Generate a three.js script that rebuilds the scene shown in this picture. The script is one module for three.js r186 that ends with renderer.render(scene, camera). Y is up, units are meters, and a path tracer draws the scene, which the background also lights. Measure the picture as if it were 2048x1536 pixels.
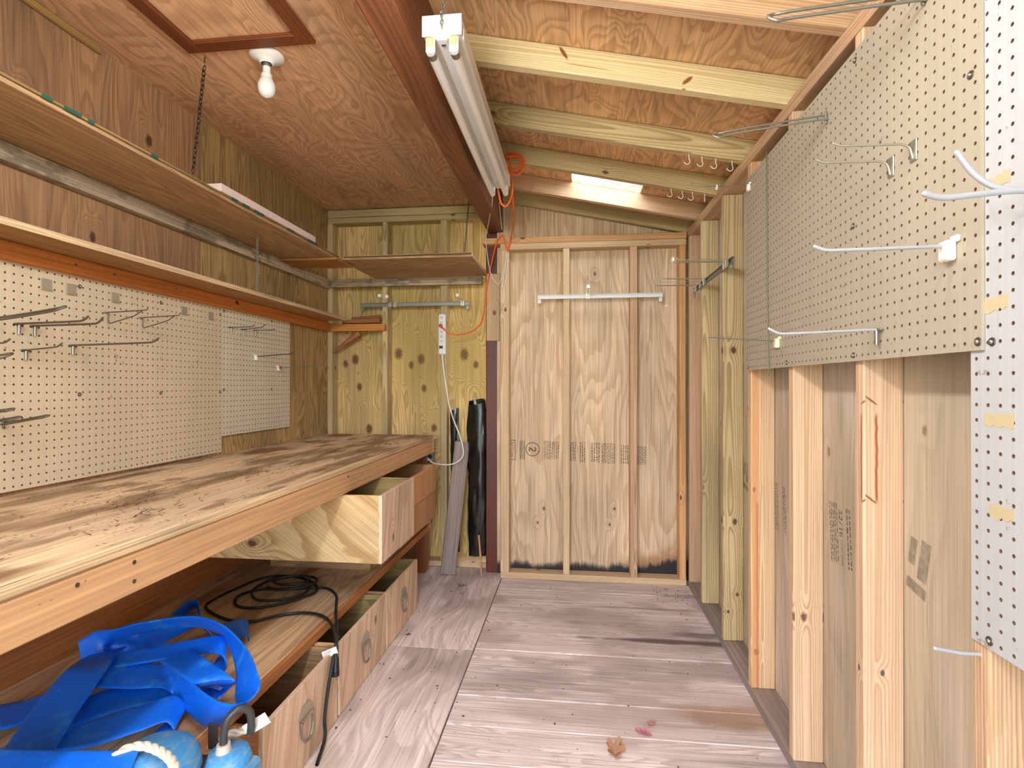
import * as THREE from 'three';
import { mergeGeometries, toCreasedNormals } from 'three/addons/utils/BufferGeometryUtils.js';

// ---------------------------------------------------------------- camera, sky, exposure
const scene = new THREE.Scene();
const camera = new THREE.PerspectiveCamera(70.93, 4 / 3, 0.02, 200);
camera.position.set(0, 1.2, 0);
camera.rotation.set(0.0029, 0.1175, 0, 'YXZ');
const renderer = new THREE.WebGLRenderer({ antialias: true });
renderer.toneMapping = THREE.LinearToneMapping;
renderer.toneMappingExposure = 1.2;
renderer.shadowMap.enabled = true;
renderer.shadowMap.type = THREE.PCFSoftShadowMap;
scene.background = new THREE.Color().setRGB(0.80, 0.90, 1.04);   // evenly overcast sky
scene.backgroundIntensity = 9;
const LAMP = 1.1;                                              // each of the four lights under the lit strip lamp

// world: x right, y up, depth D = -z (into the shed)
const V = (x, y, d) => new THREE.Vector3(x, y, -d);
let seed = 12345;
const rnd = () => { seed = (seed * 1664525 + 1013904223) >>> 0; return seed / 4294967296; };
const rr = (a, b) => a + (b - a) * rnd();

// ---------------------------------------------------------------- noise and wood textures
const NT = new Float32Array(65536); for (let i = 0; i < 65536; i++) NT[i] = rnd();
function N(x, y) {
  const xi = Math.floor(x), yi = Math.floor(y); let fx = x - xi, fy = y - yi;
  fx = fx * fx * (3 - 2 * fx); fy = fy * fy * (3 - 2 * fy);
  const r0 = (yi & 255) << 8, r1 = ((yi + 1) & 255) << 8, c0 = xi & 255, c1 = (xi + 1) & 255;
  const a = NT[r0 | c0], b = NT[r0 | c1], c = NT[r1 | c0], e = NT[r1 | c1];
  return a + (b - a) * fx + (c - a) * fy + (a - b - c + e) * fx * fy;
}
const fbm = (x, y) => N(x, y) * 0.55 + N(x * 2.03 + 17, y * 2.03 + 5) * 0.28 + N(x * 4.1 + 31, y * 4.1 + 77) * 0.17;
const sst = (a, b, x) => { const t = Math.min(1, Math.max(0, (x - a) / (b - a))); return t * t * (3 - 2 * t); };
const SAT = 0.8;
const hex = (h) => { const c = [(h >> 16) & 255, (h >> 8) & 255, h & 255], g = c[0] * 0.4 + c[1] * 0.45 + c[2] * 0.15; return c.map((q) => g + (q - g) * SAT); };
function dataTex(w, h, fn) {
  const d = new Uint8Array(w * h * 4), c = [0, 0, 0];
  for (let y = 0, i = 0; y < h; y++) for (let x = 0; x < w; x++, i += 4) {
    fn(x, y, c);
    d[i] = Math.max(0, Math.min(255, c[0])); d[i + 1] = Math.max(0, Math.min(255, c[1])); d[i + 2] = Math.max(0, Math.min(255, c[2])); d[i + 3] = 255;
  }
  const t = new THREE.DataTexture(d, w, h, THREE.RGBAFormat);
  t.wrapS = t.wrapT = THREE.MirroredRepeatWrapping; t.magFilter = THREE.LinearFilter; t.minFilter = THREE.LinearMipmapLinearFilter; t.generateMipmaps = true;
  t.colorSpace = THREE.SRGBColorSpace; t.needsUpdate = true; return t;
}
// W across the grain, H along it, in metres. kind 'ply': rotary-cut figure; 'lumber': sawn growth rings
function wood({ W, H, ppm = 460, base, dark, kind = 'ply', s = 1, bands = 9, fu = 3.2, fv = 0.55, amt = 0.6, streak = 0.16, tone = 0.18, knots = [], knotCol = 0x4a2a14, ring = 0.0065, slope = 0, warp = 0.35, cath = 0.10, post = null, rough = 0.82, bump = 0, ink = null, tint = 0xffffff }) {
  const fine = Math.min(1.5, 2040 / (Math.max(W, H) * ppm)); const p0 = ppm; ppm *= fine;
  const w = Math.round(W * ppm), h = Math.round(H * ppm), B = hex(base), K = hex(dark), KC = hex(knotCol), ox = s * 13.7, oy = s * 7.3;
  let im = null;
  if (ink) {
    const cv = document.createElement('canvas'); cv.width = w; cv.height = h; const g = cv.getContext('2d');
    g.fillStyle = '#fff'; g.fillRect(0, 0, w, h); g.scale(fine, fine); ink(g, p0, w / fine, h / fine); im = g.getImageData(0, 0, w, h).data;
  }
  const tex = dataTex(w, h, (x, y, c) => {
    const u = x / ppm, v = y / ppm; let l, kn = 0, push = 0;
    for (const k of knots) {
      const du = (u - k[0]) / k[2], dv = (v - k[1]) / (k[2] * 1.5), d2 = du * du + dv * dv;
      if (d2 < 60) { push += Math.exp(-d2 / 9) * (k[3] ?? 1); if (d2 < 3) kn = Math.max(kn, 1 - sst(0.5, 1.35, Math.sqrt(d2) + 0.35 * (N(u * 260, v * 160) - 0.5))); }
    }
    const us = u + slope * v;
    if (kind === 'ply') {
      const n = fbm(us * fu + ox + warp * N(us * 9 + oy, v * 3.1), v * fv + oy + 0.25 * N(u * 5, v * 2 + ox)) + push * 0.55 + 0.02 * N(u * 60 + ox, v * 9);
      const p = (n * bands) % 1;
      l = sst(0.25, 0.85, p) * (1 - sst(0.93, 1, p));
    } else {
      const hh = 0.012 + (fbm(v * 0.55 + ox, 3.3 + oy) - 0.3) * cath, uu = us - W * 0.37 + (N(v * 0.7 + oy, 9.1) - 0.5) * 0.03;
      const r = Math.hypot(uu, hh) / ring + push * 1.6 + 0.35 * N(us * 40, v * 2.5 + ox);
      const p = r % 1; l = sst(0.3, 0.92, p) * (1 - sst(0.94, 1, p));
    }
    const st = 1 + (N(us * 620 + ox, v * 7) - 0.5) * streak + (N(us * 160, v * 3 + oy) - 0.5) * streak * 0.8 + (fbm(u * 4 + oy, v * 1.3 + ox) - 0.5) * tone * 2;
    const a = l * amt;
    for (let j = 0; j < 3; j++) c[j] = (B[j] + (K[j] - B[j]) * a) * st;
    if (kn > 0) { const q = kn * 0.85; for (let j = 0; j < 3; j++) c[j] += (KC[j] * (0.75 + 0.5 * N(u * 300, v * 300)) - c[j]) * q; }
    if (post) post(u, v, c);
    if (im) { const q = 1 - im[((h - 1 - y) * w + x) * 4] / 255; if (q > 0) { const z = q * (0.45 + 0.5 * N(u * 90, v * 90)); for (let j = 0; j < 3; j++) c[j] *= 1 - z * 0.66; } }
  });
  if (ink) tex.wrapS = tex.wrapT = THREE.RepeatWrapping;
  const m = new THREE.MeshStandardMaterial({ map: tex, roughness: rough, color: tint });
  if (bump) { m.bumpMap = tex; m.bumpScale = bump; }
  m.userData.size = [W, H]; return m;
}
const tinted = (m, c) => { const k = m.clone(); k.color = new THREE.Color(c); k.userData.size = m.userData.size; return k; };
const plain = (c, rough = 0.6, metal = 0, o = {}) => { const m = new THREE.MeshPhysicalMaterial({ color: c, roughness: rough, metalness: metal, ...o }); m.userData.size = [1, 1]; return m; };
const mixTo = (c, k, q) => { for (let j = 0; j < 3; j++) c[j] += (k[j] - c[j]) * q; };

// ---------------------------------------------------------------- geometry helpers
function raw(pos, uv, nrm) {
  const g = new THREE.BufferGeometry();
  g.setAttribute('position', new THREE.Float32BufferAttribute(pos, 3)); g.setAttribute('uv', new THREE.Float32BufferAttribute(uv, 2));
  if (nrm) g.setAttribute('normal', new THREE.Float32BufferAttribute(nrm, 3)); else g.computeVertexNormals();
  return g;
}
// chamfered box in world metres; grain 'x' | 'y' | 'z'; uv in metres / texture size
function box([x0, x1], [y0, y1], [d0, d1], m, grain = 'y', { c = 0.003, off = null, uv0 = null } = {}) {
  const lo = [Math.min(x0, x1), Math.min(y0, y1), -Math.max(d0, d1)], hi = [Math.max(x0, x1), Math.max(y0, y1), -Math.min(d0, d1)];
  c = Math.min(c, ...[0, 1, 2].map((i) => (hi[i] - lo[i]) * 0.3));
  const gi = { x: 0, y: 1, z: 2 }[grain], [tw, th] = m?.userData.size ?? [1, 1];
  const o = uv0 ? uv0 : off ?? [rnd() * 5, rnd() * 5], pos = [], uv = [];
  const corner = (sx, sy, sz, k) => [0, 1, 2].map((i) => { const s = [sx, sy, sz][i], e = s > 0 ? hi[i] : lo[i]; return i === k ? e : e - s * c; });
  const UV = (p, k) => {
    const ax = [0, 1, 2].filter((i) => i !== k); let u, v;
    if (k === gi) { u = p[ax[0]]; v = p[ax[1]] * 0.1; } else { v = p[gi]; u = p[ax.find((i) => i !== gi)]; }
    if (uv0) return [(u - o[0]) / tw, (v - o[1]) / th]; if (off) return [u / tw + o[0], v / th + o[1]];
    const iu = k === gi ? ax[0] : ax.find((i) => i !== gi), iv = k === gi ? ax[1] : gi, su = (hi[iu] - lo[iu]) / tw, sv = (hi[iv] - lo[iv]) / th;   // keep the piece inside one tile where it fits
    return [(u - lo[iu]) / tw + (o[0] / 5) * Math.max(0, 1 - su), k === gi ? v : (v - lo[iv]) / th + (o[1] / 5) * Math.max(0, 1 - sv)];
  };
  const tri = (a, b, d, k) => {                                          // wind outwards
    const ab = b.map((q, i) => q - a[i]), ad = d.map((q, i) => q - a[i]);
    const n = [ab[1] * ad[2] - ab[2] * ad[1], ab[2] * ad[0] - ab[0] * ad[2], ab[0] * ad[1] - ab[1] * ad[0]];
    const ce = [0, 1, 2].map((i) => (a[i] + b[i] + d[i]) / 3 - (lo[i] + hi[i]) / 2);
    const q = n[0] * ce[0] + n[1] * ce[1] + n[2] * ce[2] > 0 ? [a, b, d] : [a, d, b];
    for (const p of q) { pos.push(...p); uv.push(...UV(p, k)); }
  };
  const S = [-1, 1];
  for (let k = 0; k < 3; k++) for (const s of S) {
    const sg = (a, b) => { const r = [0, 0, 0]; r[k] = s; const ax = [0, 1, 2].filter((i) => i !== k); r[ax[0]] = a; r[ax[1]] = b; return corner(...r, k); };
    const A = sg(-1, -1), B = sg(1, -1), C = sg(1, 1), Dd = sg(-1, 1); tri(A, B, C, k); tri(A, C, Dd, k);
  }
  if (c > 0) {
    for (let k = 0; k < 3; k++) { const [a, b] = [0, 1, 2].filter((i) => i !== k);
      for (const sa of S) for (const sb of S) {
        const pt = (sk, f) => { const r = [0, 0, 0]; r[k] = sk; r[a] = sa; r[b] = sb; return corner(...r, f); };
        const p1 = pt(-1, a), p2 = pt(1, a), p3 = pt(1, b), p4 = pt(-1, b); tri(p1, p2, p3, a); tri(p1, p3, p4, a);
      } }
    for (const sx of S) for (const sy of S) for (const sz of S) tri(corner(sx, sy, sz, 0), corner(sx, sy, sz, 1), corner(sx, sy, sz, 2), 0);
  }
  return raw(pos, uv);
}
const merge = (gs) => mergeGeometries(gs.map((g) => { const q = g.index ? g.toNonIndexed() : g; for (const k of Object.keys(q.attributes)) if (!['position', 'normal', 'uv'].includes(k)) q.deleteAttribute(k); return q; }), false);
function tube(pts, r, seg = 0, rad = 8, closed = false) {              // pts: world [x, y, d]; smooth curve
  const cu = new THREE.CatmullRomCurve3(pts.map((p) => V(...p)), closed, 'centripetal');
  return new THREE.TubeGeometry(cu, seg || Math.max(8, pts.length * 8), r, rad, closed);
}
function wire(pts, r, bend = 0.006, rad = 7) {                          // straight runs with small rounded bends
  const P = pts.map((p) => V(...p)), Q = [P[0]];
  for (let i = 1; i < P.length - 1; i++) {
    const a = P[i - 1].clone().sub(P[i]), b = P[i + 1].clone().sub(P[i]), la = Math.min(bend, a.length() * 0.45), lb = Math.min(bend, b.length() * 0.45);
    const s = P[i].clone().addScaledVector(a.normalize(), la), e = P[i].clone().addScaledVector(b.normalize(), lb);
    for (let k = 0; k <= 4; k++) { const t = k / 4; Q.push(new THREE.Vector3().addScaledVector(s, (1 - t) * (1 - t)).addScaledVector(P[i], 2 * t * (1 - t)).addScaledVector(e, t * t)); }
  }
  Q.push(P[P.length - 1]);
  const path = new THREE.CurvePath(); for (let i = 1; i < Q.length; i++) path.add(new THREE.LineCurve3(Q[i - 1], Q[i]));
  const poly = new THREE.CatmullRomCurve3(Q.length > 2 ? Q : [Q[0], Q[0].clone().lerp(Q[1], 0.5), Q[1]], false, 'centripetal');
  const body = new THREE.TubeGeometry(poly, Q.length * 4, r, rad), caps = [Q[0], Q[Q.length - 1]].map((q) => { const s = new THREE.SphereGeometry(r, rad, 5); s.translate(q.x, q.y, q.z); return s; });
  return merge([body, ...caps]);
}
function cyl(a, b, r1, r2 = r1, rad = 16) {                             // solid cylinder between two world points
  const A = V(...a), B = V(...b), L = A.distanceTo(B), g = new THREE.CylinderGeometry(r2, r1, L, rad);
  g.applyQuaternion(new THREE.Quaternion().setFromUnitVectors(new THREE.Vector3(0, 1, 0), B.clone().sub(A).normalize()));
  const m = A.add(B).multiplyScalar(0.5); g.translate(m.x, m.y, m.z); return g;
}
const ball = (p, r, sy = 1) => { const g = new THREE.SphereGeometry(r, 16, 12); g.scale(1, sy, 1); const q = V(...p); g.translate(q.x, q.y, q.z); return g; };
function prism(pts, d0, d1, m, grain = 'x', c = 0.002) {                // outline in x,y extruded in depth
  const sh = new THREE.Shape(pts.map(([x, y]) => new THREE.Vector2(x, y)));
  const g = new THREE.ExtrudeGeometry(sh, { depth: Math.abs(d1 - d0) - 2 * c, bevelEnabled: c > 0, bevelThickness: c, bevelSize: c, bevelOffset: -c, bevelSegments: 1 });
  g.translate(0, 0, -Math.max(d0, d1) + c); boxUV(g, m, grain); return g;
}
function boxUV(g, m, grain = 'y', o = [rnd() * 5, rnd() * 5]) {         // uv in metres from positions and face directions
  const p = g.attributes.position, n = g.attributes.normal, uv = new Float32Array(p.count * 2), [tw, th] = m?.userData.size ?? [1, 1], gi = { x: 0, y: 1, z: 2 }[grain];
  for (let i = 0; i < p.count; i++) {
    const P = [p.getX(i), p.getY(i), p.getZ(i)], a = [Math.abs(n.getX(i)), Math.abs(n.getY(i)), Math.abs(n.getZ(i))], k = a.indexOf(Math.max(...a)), ax = [0, 1, 2].filter((q) => q !== k);
    let u, v; if (k === gi) { u = P[ax[0]]; v = P[ax[1]] * 0.1; } else { v = P[gi]; u = P[ax.find((q) => q !== gi)]; }
    uv[i * 2] = u / tw + o[0]; uv[i * 2 + 1] = v / th + o[1];
  }
  g.setAttribute('uv', new THREE.BufferAttribute(uv, 2)); return g;
}
// ---------------------------------------------------------------- things and parts
const taken = new Map(), org = new WeakMap();
const numbered = (n) => { const k = taken.get(n) ?? 0; taken.set(n, k + 1); return k ? n + '_' + String(k).padStart(3, '0') : n; };
function thing(name, label, category, [x, y, d] = [0, 0, 0], group = null) {
  const o = new THREE.Group(); o.name = numbered(name); o.position.copy(V(x, y, d)); o.userData = { label, category }; if (group) o.userData.group = group;
  org.set(o, o.position.clone()); scene.add(o); return o;
}
function struct(name, label) { const o = new THREE.Group(); o.name = numbered(name); o.userData = { kind: 'structure', label, category: 'structure' }; org.set(o, new THREE.Vector3()); scene.add(o); return o; }
function part(parent, name, geo, mat, label) {                          // geometry comes in world metres
  const g = Array.isArray(geo) ? merge(geo) : geo, p = org.get(parent) ?? new THREE.Vector3();
  g.translate(-p.x, -p.y, -p.z); const m = new THREE.Mesh(g, mat); m.name = name; m.castShadow = m.receiveShadow = true; if (label) m.userData.label = label;
  org.set(m, p); parent.add(m); return m;
}
function single(name, label, category, geo, mat, at, group) {           // a thing of one mesh
  const g = Array.isArray(geo) ? merge(geo) : geo; g.computeBoundingBox(); const b = g.boundingBox, c = b.getCenter(new THREE.Vector3()); c.y = b.min.y;
  g.translate(-c.x, -c.y, -c.z); const m = new THREE.Mesh(g, mat); m.name = numbered(name); m.position.copy(c); m.castShadow = m.receiveShadow = true;
  m.userData = { label, category }; if (group) m.userData.group = group; org.set(m, c.clone()); scene.add(m); return m;
}
// ---------------------------------------------------------------- materials
const stainBlob = (u, v, cu, cv, ru, rv, f = 9) => { const a = (u - cu) / ru, b = (v - cv) / rv; return 1 - sst(0.45, 1.1, Math.sqrt(a * a + b * b) + 0.75 * (fbm(u * f * 2, v * f) - 0.5)); };
const M = {};
M.ceil = wood({ W: 1.3, H: 2.44, base: 0xdea672, dark: 0xab7148, s: 1, bands: 16, fu: 4.5, fv: 2.0, warp: 0.8, amt: 0.42, tone: 0.14 });
M.deck = wood({ W: 1.3, H: 1.9, base: 0xe6b074, dark: 0xb2783f, s: 2, bands: 15, fu: 5.5, fv: 2.0, warp: 0.9, amt: 0.45, knots: [[0.5, 1.5, 0.018], [1.0, 0.6, 0.02]], tone: 0.15 });
M.wallL = wood({ W: 1.22, H: 2.44, base: 0xb07e4c, dark: 0x7c5630, s: 3, bands: 14, fu: 7, fv: 0.35, amt: 0.42, tone: 0.2, knots: [[0.3, 2.2, 0.016], [0.8, 2.1, 0.013], [0.55, 1.75, 0.012], [1.05, 1.2, 0.016]] });
M.wallLfar = wood({ W: 1.22, H: 2.44, base: 0xb8924e, dark: 0x7c5c2c, s: 8, bands: 18, fu: 7, fv: 0.7, warp: 0.5, amt: 0.55, tone: 0.15 });
M.backL = wood({ W: 1.26, H: 2.4, base: 0xe8be6e, dark: 0xa37c38, s: 4, bands: 26, fu: 5, fv: 0.45, warp: 0.25, amt: 0.5, tone: 0.2, knotCol: 0x6a3a1a,
  knots: [[0.18, 1.38, 0.024], [0.11, 1.35, 0.018], [0.49, 1.42, 0.027], [0.65, 1.38, 0.024], [0.58, 1.34, 0.018], [0.95, 1.41, 0.027], [1.03, 1.34, 0.018], [0.21, 1.19, 0.018], [0.67, 1.18, 0.018], [0.28, 0.9, 0.022], [0.74, 0.91, 0.019], [0.4, 0.3, 0.02], [0.9, 0.35, 0.018]],
  post: (u, v, c) => { const q = sst(0.35, 0.75, fbm(u * 2.1 + 3, v * 1.4 + 8)) * 0.3; mixTo(c, [150, 140, 62], q); } });
const bars = (g, x, y, w, h, n) => { for (let i = 0; i < n; i++) { const yy = y + (i * h) / n; let xx = x; while (xx < x + w) { const l = rr(2, 9); g.fillRect(xx, yy, Math.min(l, x + w - xx), Math.max(1.2, h / n * 0.45)); xx += l + rr(1.2, 3); } } };
M.backR = wood({ W: 1.26, H: 2.4, base: 0xe2c094, dark: 0xb88e5c, s: 5, bands: 13, fu: 5, fv: 0.5, warp: 0.35, amt: 0.42, tone: 0.14, ppm: 520, knotCol: 0x6d4524,
  knots: [[0.3, 0.42, 0.008, 0.3], [0.26, 0.33, 0.007, 0.3], [0.74, 0.43, 0.008, 0.3], [0.71, 0.33, 0.007, 0.3], [0.06, 1.2, 0.008, 0.3], [0.62, 1.9, 0.008, 0.3]],
  ink: (g, k, w, h) => {                                                 // mill stamps, printed sideways; canvas y runs down from the sheet's top
    const X = (x) => (x + 0.5) * k, Y = (y) => h - y * k; g.fillStyle = '#000'; g.strokeStyle = '#000'; g.lineWidth = 2;
    g.save(); g.translate(X(-0.405), Y(0.79)); g.rotate(Math.PI / 2); g.strokeRect(-32, -12, 64, 24); g.font = '15px sans-serif'; g.textAlign = 'center'; g.fillText('NOV-95', 0, 6); g.restore();
    g.lineWidth = 2.5; for (const x of [-0.35, -0.338, -0.325]) { g.beginPath(); g.moveTo(X(x), Y(0.85)); g.lineTo(X(x), Y(0.73)); g.stroke(); }
    g.lineWidth = 3; g.beginPath(); g.arc(X(-0.272), Y(0.795), 22, 0, 7); g.stroke(); g.save(); g.translate(X(-0.272), Y(0.795)); g.rotate(Math.PI / 2); g.font = 'bold 34px sans-serif'; g.textAlign = 'center'; g.fillText('2', 0, 12); g.restore();
    const sb = (x, y, w2, h2, n) => { g.save(); g.translate(X(x), Y(y)); g.rotate(Math.PI / 2); bars(g, -h2 / 2, -w2 / 2, h2, w2, n); g.restore(); };
    sb(-0.18, 0.79, 26, 60, 5); sb(-0.13, 0.79, 24, 56, 4); sb(-0.02, 0.785, 22, 62, 4); sb(0.04, 0.78, 20, 66, 3); sb(0.12, 0.78, 30, 64, 4); sb(0.2, 0.775, 44, 66, 8); sb(0.3, 0.77, 26, 60, 4); sb(0.4, 0.765, 34, 60, 7);
  },
  post: (u, v, c) => {                                                   // black mould creeping up from the bottom plate
    const e = 0.074 + 0.028 * (N(u * 26, 2) - 0.5) + 0.03 * (fbm(u * 70, 4.4) - 0.5) + 0.05 * Math.max(0, u - 0.62) + 0.03 * sst(0.9, 1.1, u);
    const q = 1 - sst(e - 0.03, e + 0.018, v + 0.012 * (N(u * 160, v * 160) - 0.5)); if (q > 0) mixTo(c, [34, 32, 38], q * 0.93);
    const w = (1 - sst(e, e + 0.09, v + 0.05 * (fbm(u * 18, v * 18) - 0.5))) * sst(0.72, 0.86, u) * (1 - q); if (w > 0) mixTo(c, [158, 108, 62], w * 0.6);
  } });
M.right = wood({ W: 1.22, H: 2.4, base: 0xd2bfa8, dark: 0xae9a80, s: 6, bands: 10, fu: 5, fv: 0.6, warp: 0.5, amt: 0.35, tone: 0.22, ppm: 480, knots: [[0.5, 1.0, 0.01, 0.2], [0.95, 1.1, 0.008, 0.2]], knotCol: 0x7c573a,
  post: (u, v, c) => { mixTo(c, [158, 142, 98], 0.35 * sst(0.42, 0.7, fbm(u * 2.6 + 9, v * 1.1 + 2))); mixTo(c, [196, 178, 150], 0.35 * sst(0.55, 0.75, fbm(u * 7 + 2, v * 2.4 + 21))); },
  ink: (g, k, w, h) => {
    // wall u runs with -depth: u = 3.45 - depth within the sheet (mod 1.22)
    const st = (u, y, big) => { g.save(); g.translate(u * k, h - y * k); g.rotate(Math.PI / 2 - 0.08); g.fillStyle = '#000'; g.textAlign = 'center'; bars(g, -40, -30, 80, 14, 2); if (big) { g.font = 'bold 15px sans-serif'; g.fillText('32/16', -18, 2); g.font = '9px sans-serif'; g.fillText('SPACING', 22, 0); } bars(g, -44, 6, 84, 26, 5); g.restore(); };
    st(0.57, 0.765, true); st(0.1, 0.74, false);
    g.globalAlpha = 0.5; g.fillStyle = '#000'; g.save(); g.translate(0.92 * k, h - 0.8 * k); g.rotate(0.2); g.fillRect(-14, -26, 12, 30); g.fillRect(4, -30, 16, 44); g.fillRect(-12, 20, 34, 12); g.restore();
  } });
const benchStain = (u, v, c) => {
  const q = sst(0.5, 0.72, fbm(u * 13 + 2, v * 2.6 + 4)); mixTo(c, [112, 80, 46], q * 0.6);
  const p = sst(0.56, 0.75, fbm(u * 16 + 40, v * 5 + 9)); mixTo(c, [84, 58, 32], p * 0.45);
  const o = stainBlob(u, v, 0.13, 0.45, 0.07, 0.2); mixTo(c, [120, 62, 24], o * 0.7);
  if (N(u * 190, v * 150) > 0.86 && N(u * 11 + 3, v * 7) > 0.5) mixTo(c, [48, 34, 22], 0.75);
};
M.bench = wood({ W: 0.8, H: 3.2, base: 0xdcba8a, dark: 0xb48a5a, s: 7, bands: 12, fu: 8, fv: 0.5, amt: 0.35, tone: 0.16, ppm: 420, post: benchStain, rough: 0.75 });
M.shelf = wood({ W: 0.8, H: 3.2, base: 0xdcb480, dark: 0xa67c4e, s: 9, bands: 9, fu: 6, fv: 0.8, amt: 0.45, tone: 0.18, ppm: 400, post: (u, v, c) => { mixTo(c, [112, 72, 40], 0.5 * sst(0.52, 0.72, fbm(u * 7 + 12, v * 3 + 4))); } });
M.plyShelf = wood({ W: 1.0, H: 2.0, base: 0xbf9260, dark: 0x8a6238, s: 10, bands: 20, fu: 8, fv: 0.45, amt: 0.45, tone: 0.12, ppm: 420 });
M.drawer = wood({ W: 0.9, H: 0.9, base: 0xe6bf7c, dark: 0xbd8a48, s: 11, bands: 7, fu: 3.2, fv: 0.9, slope: 0.75, amt: 0.7, tone: 0.16, ppm: 520, knots: [[0.22, 0.35, 0.014], [0.72, 0.7, 0.013]], knotCol: 0x5c3418 });
M.drawerPale = wood({ W: 0.7, H: 0.9, base: 0xe6c4a0, dark: 0xc4966a, s: 12, bands: 7, fu: 4, fv: 0.6, slope: 0.2, amt: 0.45, tone: 0.14, ppm: 460, knots: [[0.3, 0.4, 0.013], [0.55, 0.75, 0.011]], knotCol: 0x8a5a3a });
M.green = wood({ W: 0.6, H: 0.9, base: 0xb89a52, dark: 0x7e6a30, s: 13, bands: 11, fu: 5, fv: 0.7, amt: 0.6, ppm: 420, knots: [[0.2, 0.3, 0.018], [0.45, 0.65, 0.016]] });
const K3 = (a) => a.map(([u, v, r]) => [u, v, r]);
M.pine = wood({ W: 0.3, H: 2.6, kind: 'lumber', base: 0xe0be8c, dark: 0xb98a54, s: 21, ring: 0.0075, cath: 0.05, amt: 0.75, tone: 0.09, streak: 0.1, ppm: 420, knots: K3([[0.08, 0.5, 0.009], [0.2, 1.25, 0.011], [0.13, 2.1, 0.009]]), knotCol: 0x7a4522 });
M.pineB = wood({ W: 0.3, H: 2.6, kind: 'lumber', base: 0xdcb184, dark: 0xb27c46, s: 22, ring: 0.006, cath: 0.05, amt: 0.72, tone: 0.1, streak: 0.1, ppm: 420, knots: K3([[0.14, 0.35, 0.011], [0.06, 1.7, 0.01]]), knotCol: 0x6d3a1c });
M.pineG = wood({ W: 0.3, H: 2.6, kind: 'lumber', base: 0xcfb47a, dark: 0x9c7c44, s: 23, ring: 0.0085, cath: 0.08, amt: 0.7, tone: 0.14, streak: 0.12, ppm: 420, knots: K3([[0.1, 0.75, 0.011], [0.22, 1.6, 0.01], [0.05, 2.2, 0.012]]), knotCol: 0x5a3216, post: (u, v, c) => mixTo(c, [168, 146, 100], 0.3 * sst(0.5, 0.7, fbm(u * 6 + 3, v * 2.2))) });
M.orange = wood({ W: 0.3, H: 2.6, kind: 'lumber', base: 0xdca060, dark: 0xbb7a3a, s: 24, ring: 0.012, cath: 0.1, amt: 0.4, tone: 0.14, streak: 0.12, ppm: 380, knots: K3([[0.1, 1.0, 0.01], [0.2, 2.0, 0.009]]) });
M.fascia = wood({ W: 0.3, H: 2.6, kind: 'lumber', base: 0xdca468, dark: 0xc08750, s: 25, ring: 0.016, cath: 0.1, amt: 0.3, tone: 0.16, streak: 0.14, ppm: 420, post: (u, v, c) => { if (N(u * 190, v * 90) > 0.93 && N(u * 5, v * 4) > 0.55) mixTo(c, [96, 58, 32], 0.6); } });
M.grey = wood({ W: 0.3, H: 2.0, kind: 'lumber', base: 0xb8a182, dark: 0x96805f, s: 26, ring: 0.009, cath: 0.2, amt: 0.5, tone: 0.25, streak: 0.3, ppm: 400, post: (u, v, c) => mixTo(c, [92, 84, 68], 0.5 * sst(0.48, 0.7, fbm(u * 22, v * 12))) });
M.stain = wood({ W: 0.4, H: 2.0, kind: 'lumber', base: 0x834722, dark: 0x5f3014, s: 27, ring: 0.012, cath: 0.2, amt: 0.6, tone: 0.25, streak: 0.16, ppm: 420, rough: 0.5, post: (u, v, c) => { const q = N(u * 330, v * 330); if (q > 0.955) mixTo(c, [178, 158, 130], 0.6); else if (q < 0.05) mixTo(c, [40, 18, 8], 0.5); } });
const floorGrime = (u, v, c) => { mixTo(c, [138, 120, 112], 0.4 * sst(0.5, 0.72, fbm(u * 6 + 7, v * 3))); mixTo(c, [214, 194, 184], 0.3 * sst(0.52, 0.75, fbm(u * 5 + 30, v * 4 + 11))); if (N(u * 210, v * 210) > 0.975) mixTo(c, [70, 56, 48], 0.7); };
M.floorPly = wood({ W: 1.26, H: 2.44, base: 0xe2cfc8, dark: 0xa6927f, s: 14, bands: 14, fu: 5, fv: 0.5, warp: 0.5, amt: 0.35, tone: 0.16, ppm: 440, post: floorGrime, rough: 0.85 });
M.plank = wood({ W: 1.6, H: 1.25, kind: 'ply', base: 0xe8d5cf, dark: 0xa48f80, s: 15, bands: 30, fu: 9, fv: 0.6, warp: 0.3, amt: 0.38, tone: 0.16, streak: 0.22, ppm: 520, rough: 0.85,
  post: (u, v, c) => { floorGrime(u, v, c); const D = 3.34 - u; const w = 0.5 + 0.5 * (v - 0.1);                          // water stains along the boards, strongest by the sill
    let q = stainBlob(u, v, 0.745, 0.95, 0.032, 0.62, 6); q = Math.max(q, 0.7 * stainBlob(u, v, 0.66, 1.15, 0.04, 0.3, 6)); q = Math.max(q, 0.55 * stainBlob(u, v, 0.18, 1.1, 0.03, 0.3, 8)); q = Math.max(q, 0.5 * stainBlob(u, v, 0.37, 0.8, 0.015, 0.4, 8));
    mixTo(c, [92, 76, 72], q * 0.8); const b = stainBlob(u, v, 1.3, 1.05, 0.1, 0.25, 6); mixTo(c, [168, 130, 100], b * 0.6); } });
const streakAt = (u, v, u0, v0, v1, w) => { const k = sst(v0 - 0.01, v0 + 0.01, v) * (1 - sst(v1 - 0.01, v1 + 0.01, v)); return k * (1 - sst(w * 0.5, w, Math.abs(u - u0 + (N(v * 60, 1) - 0.5) * 0.002))); };
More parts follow.
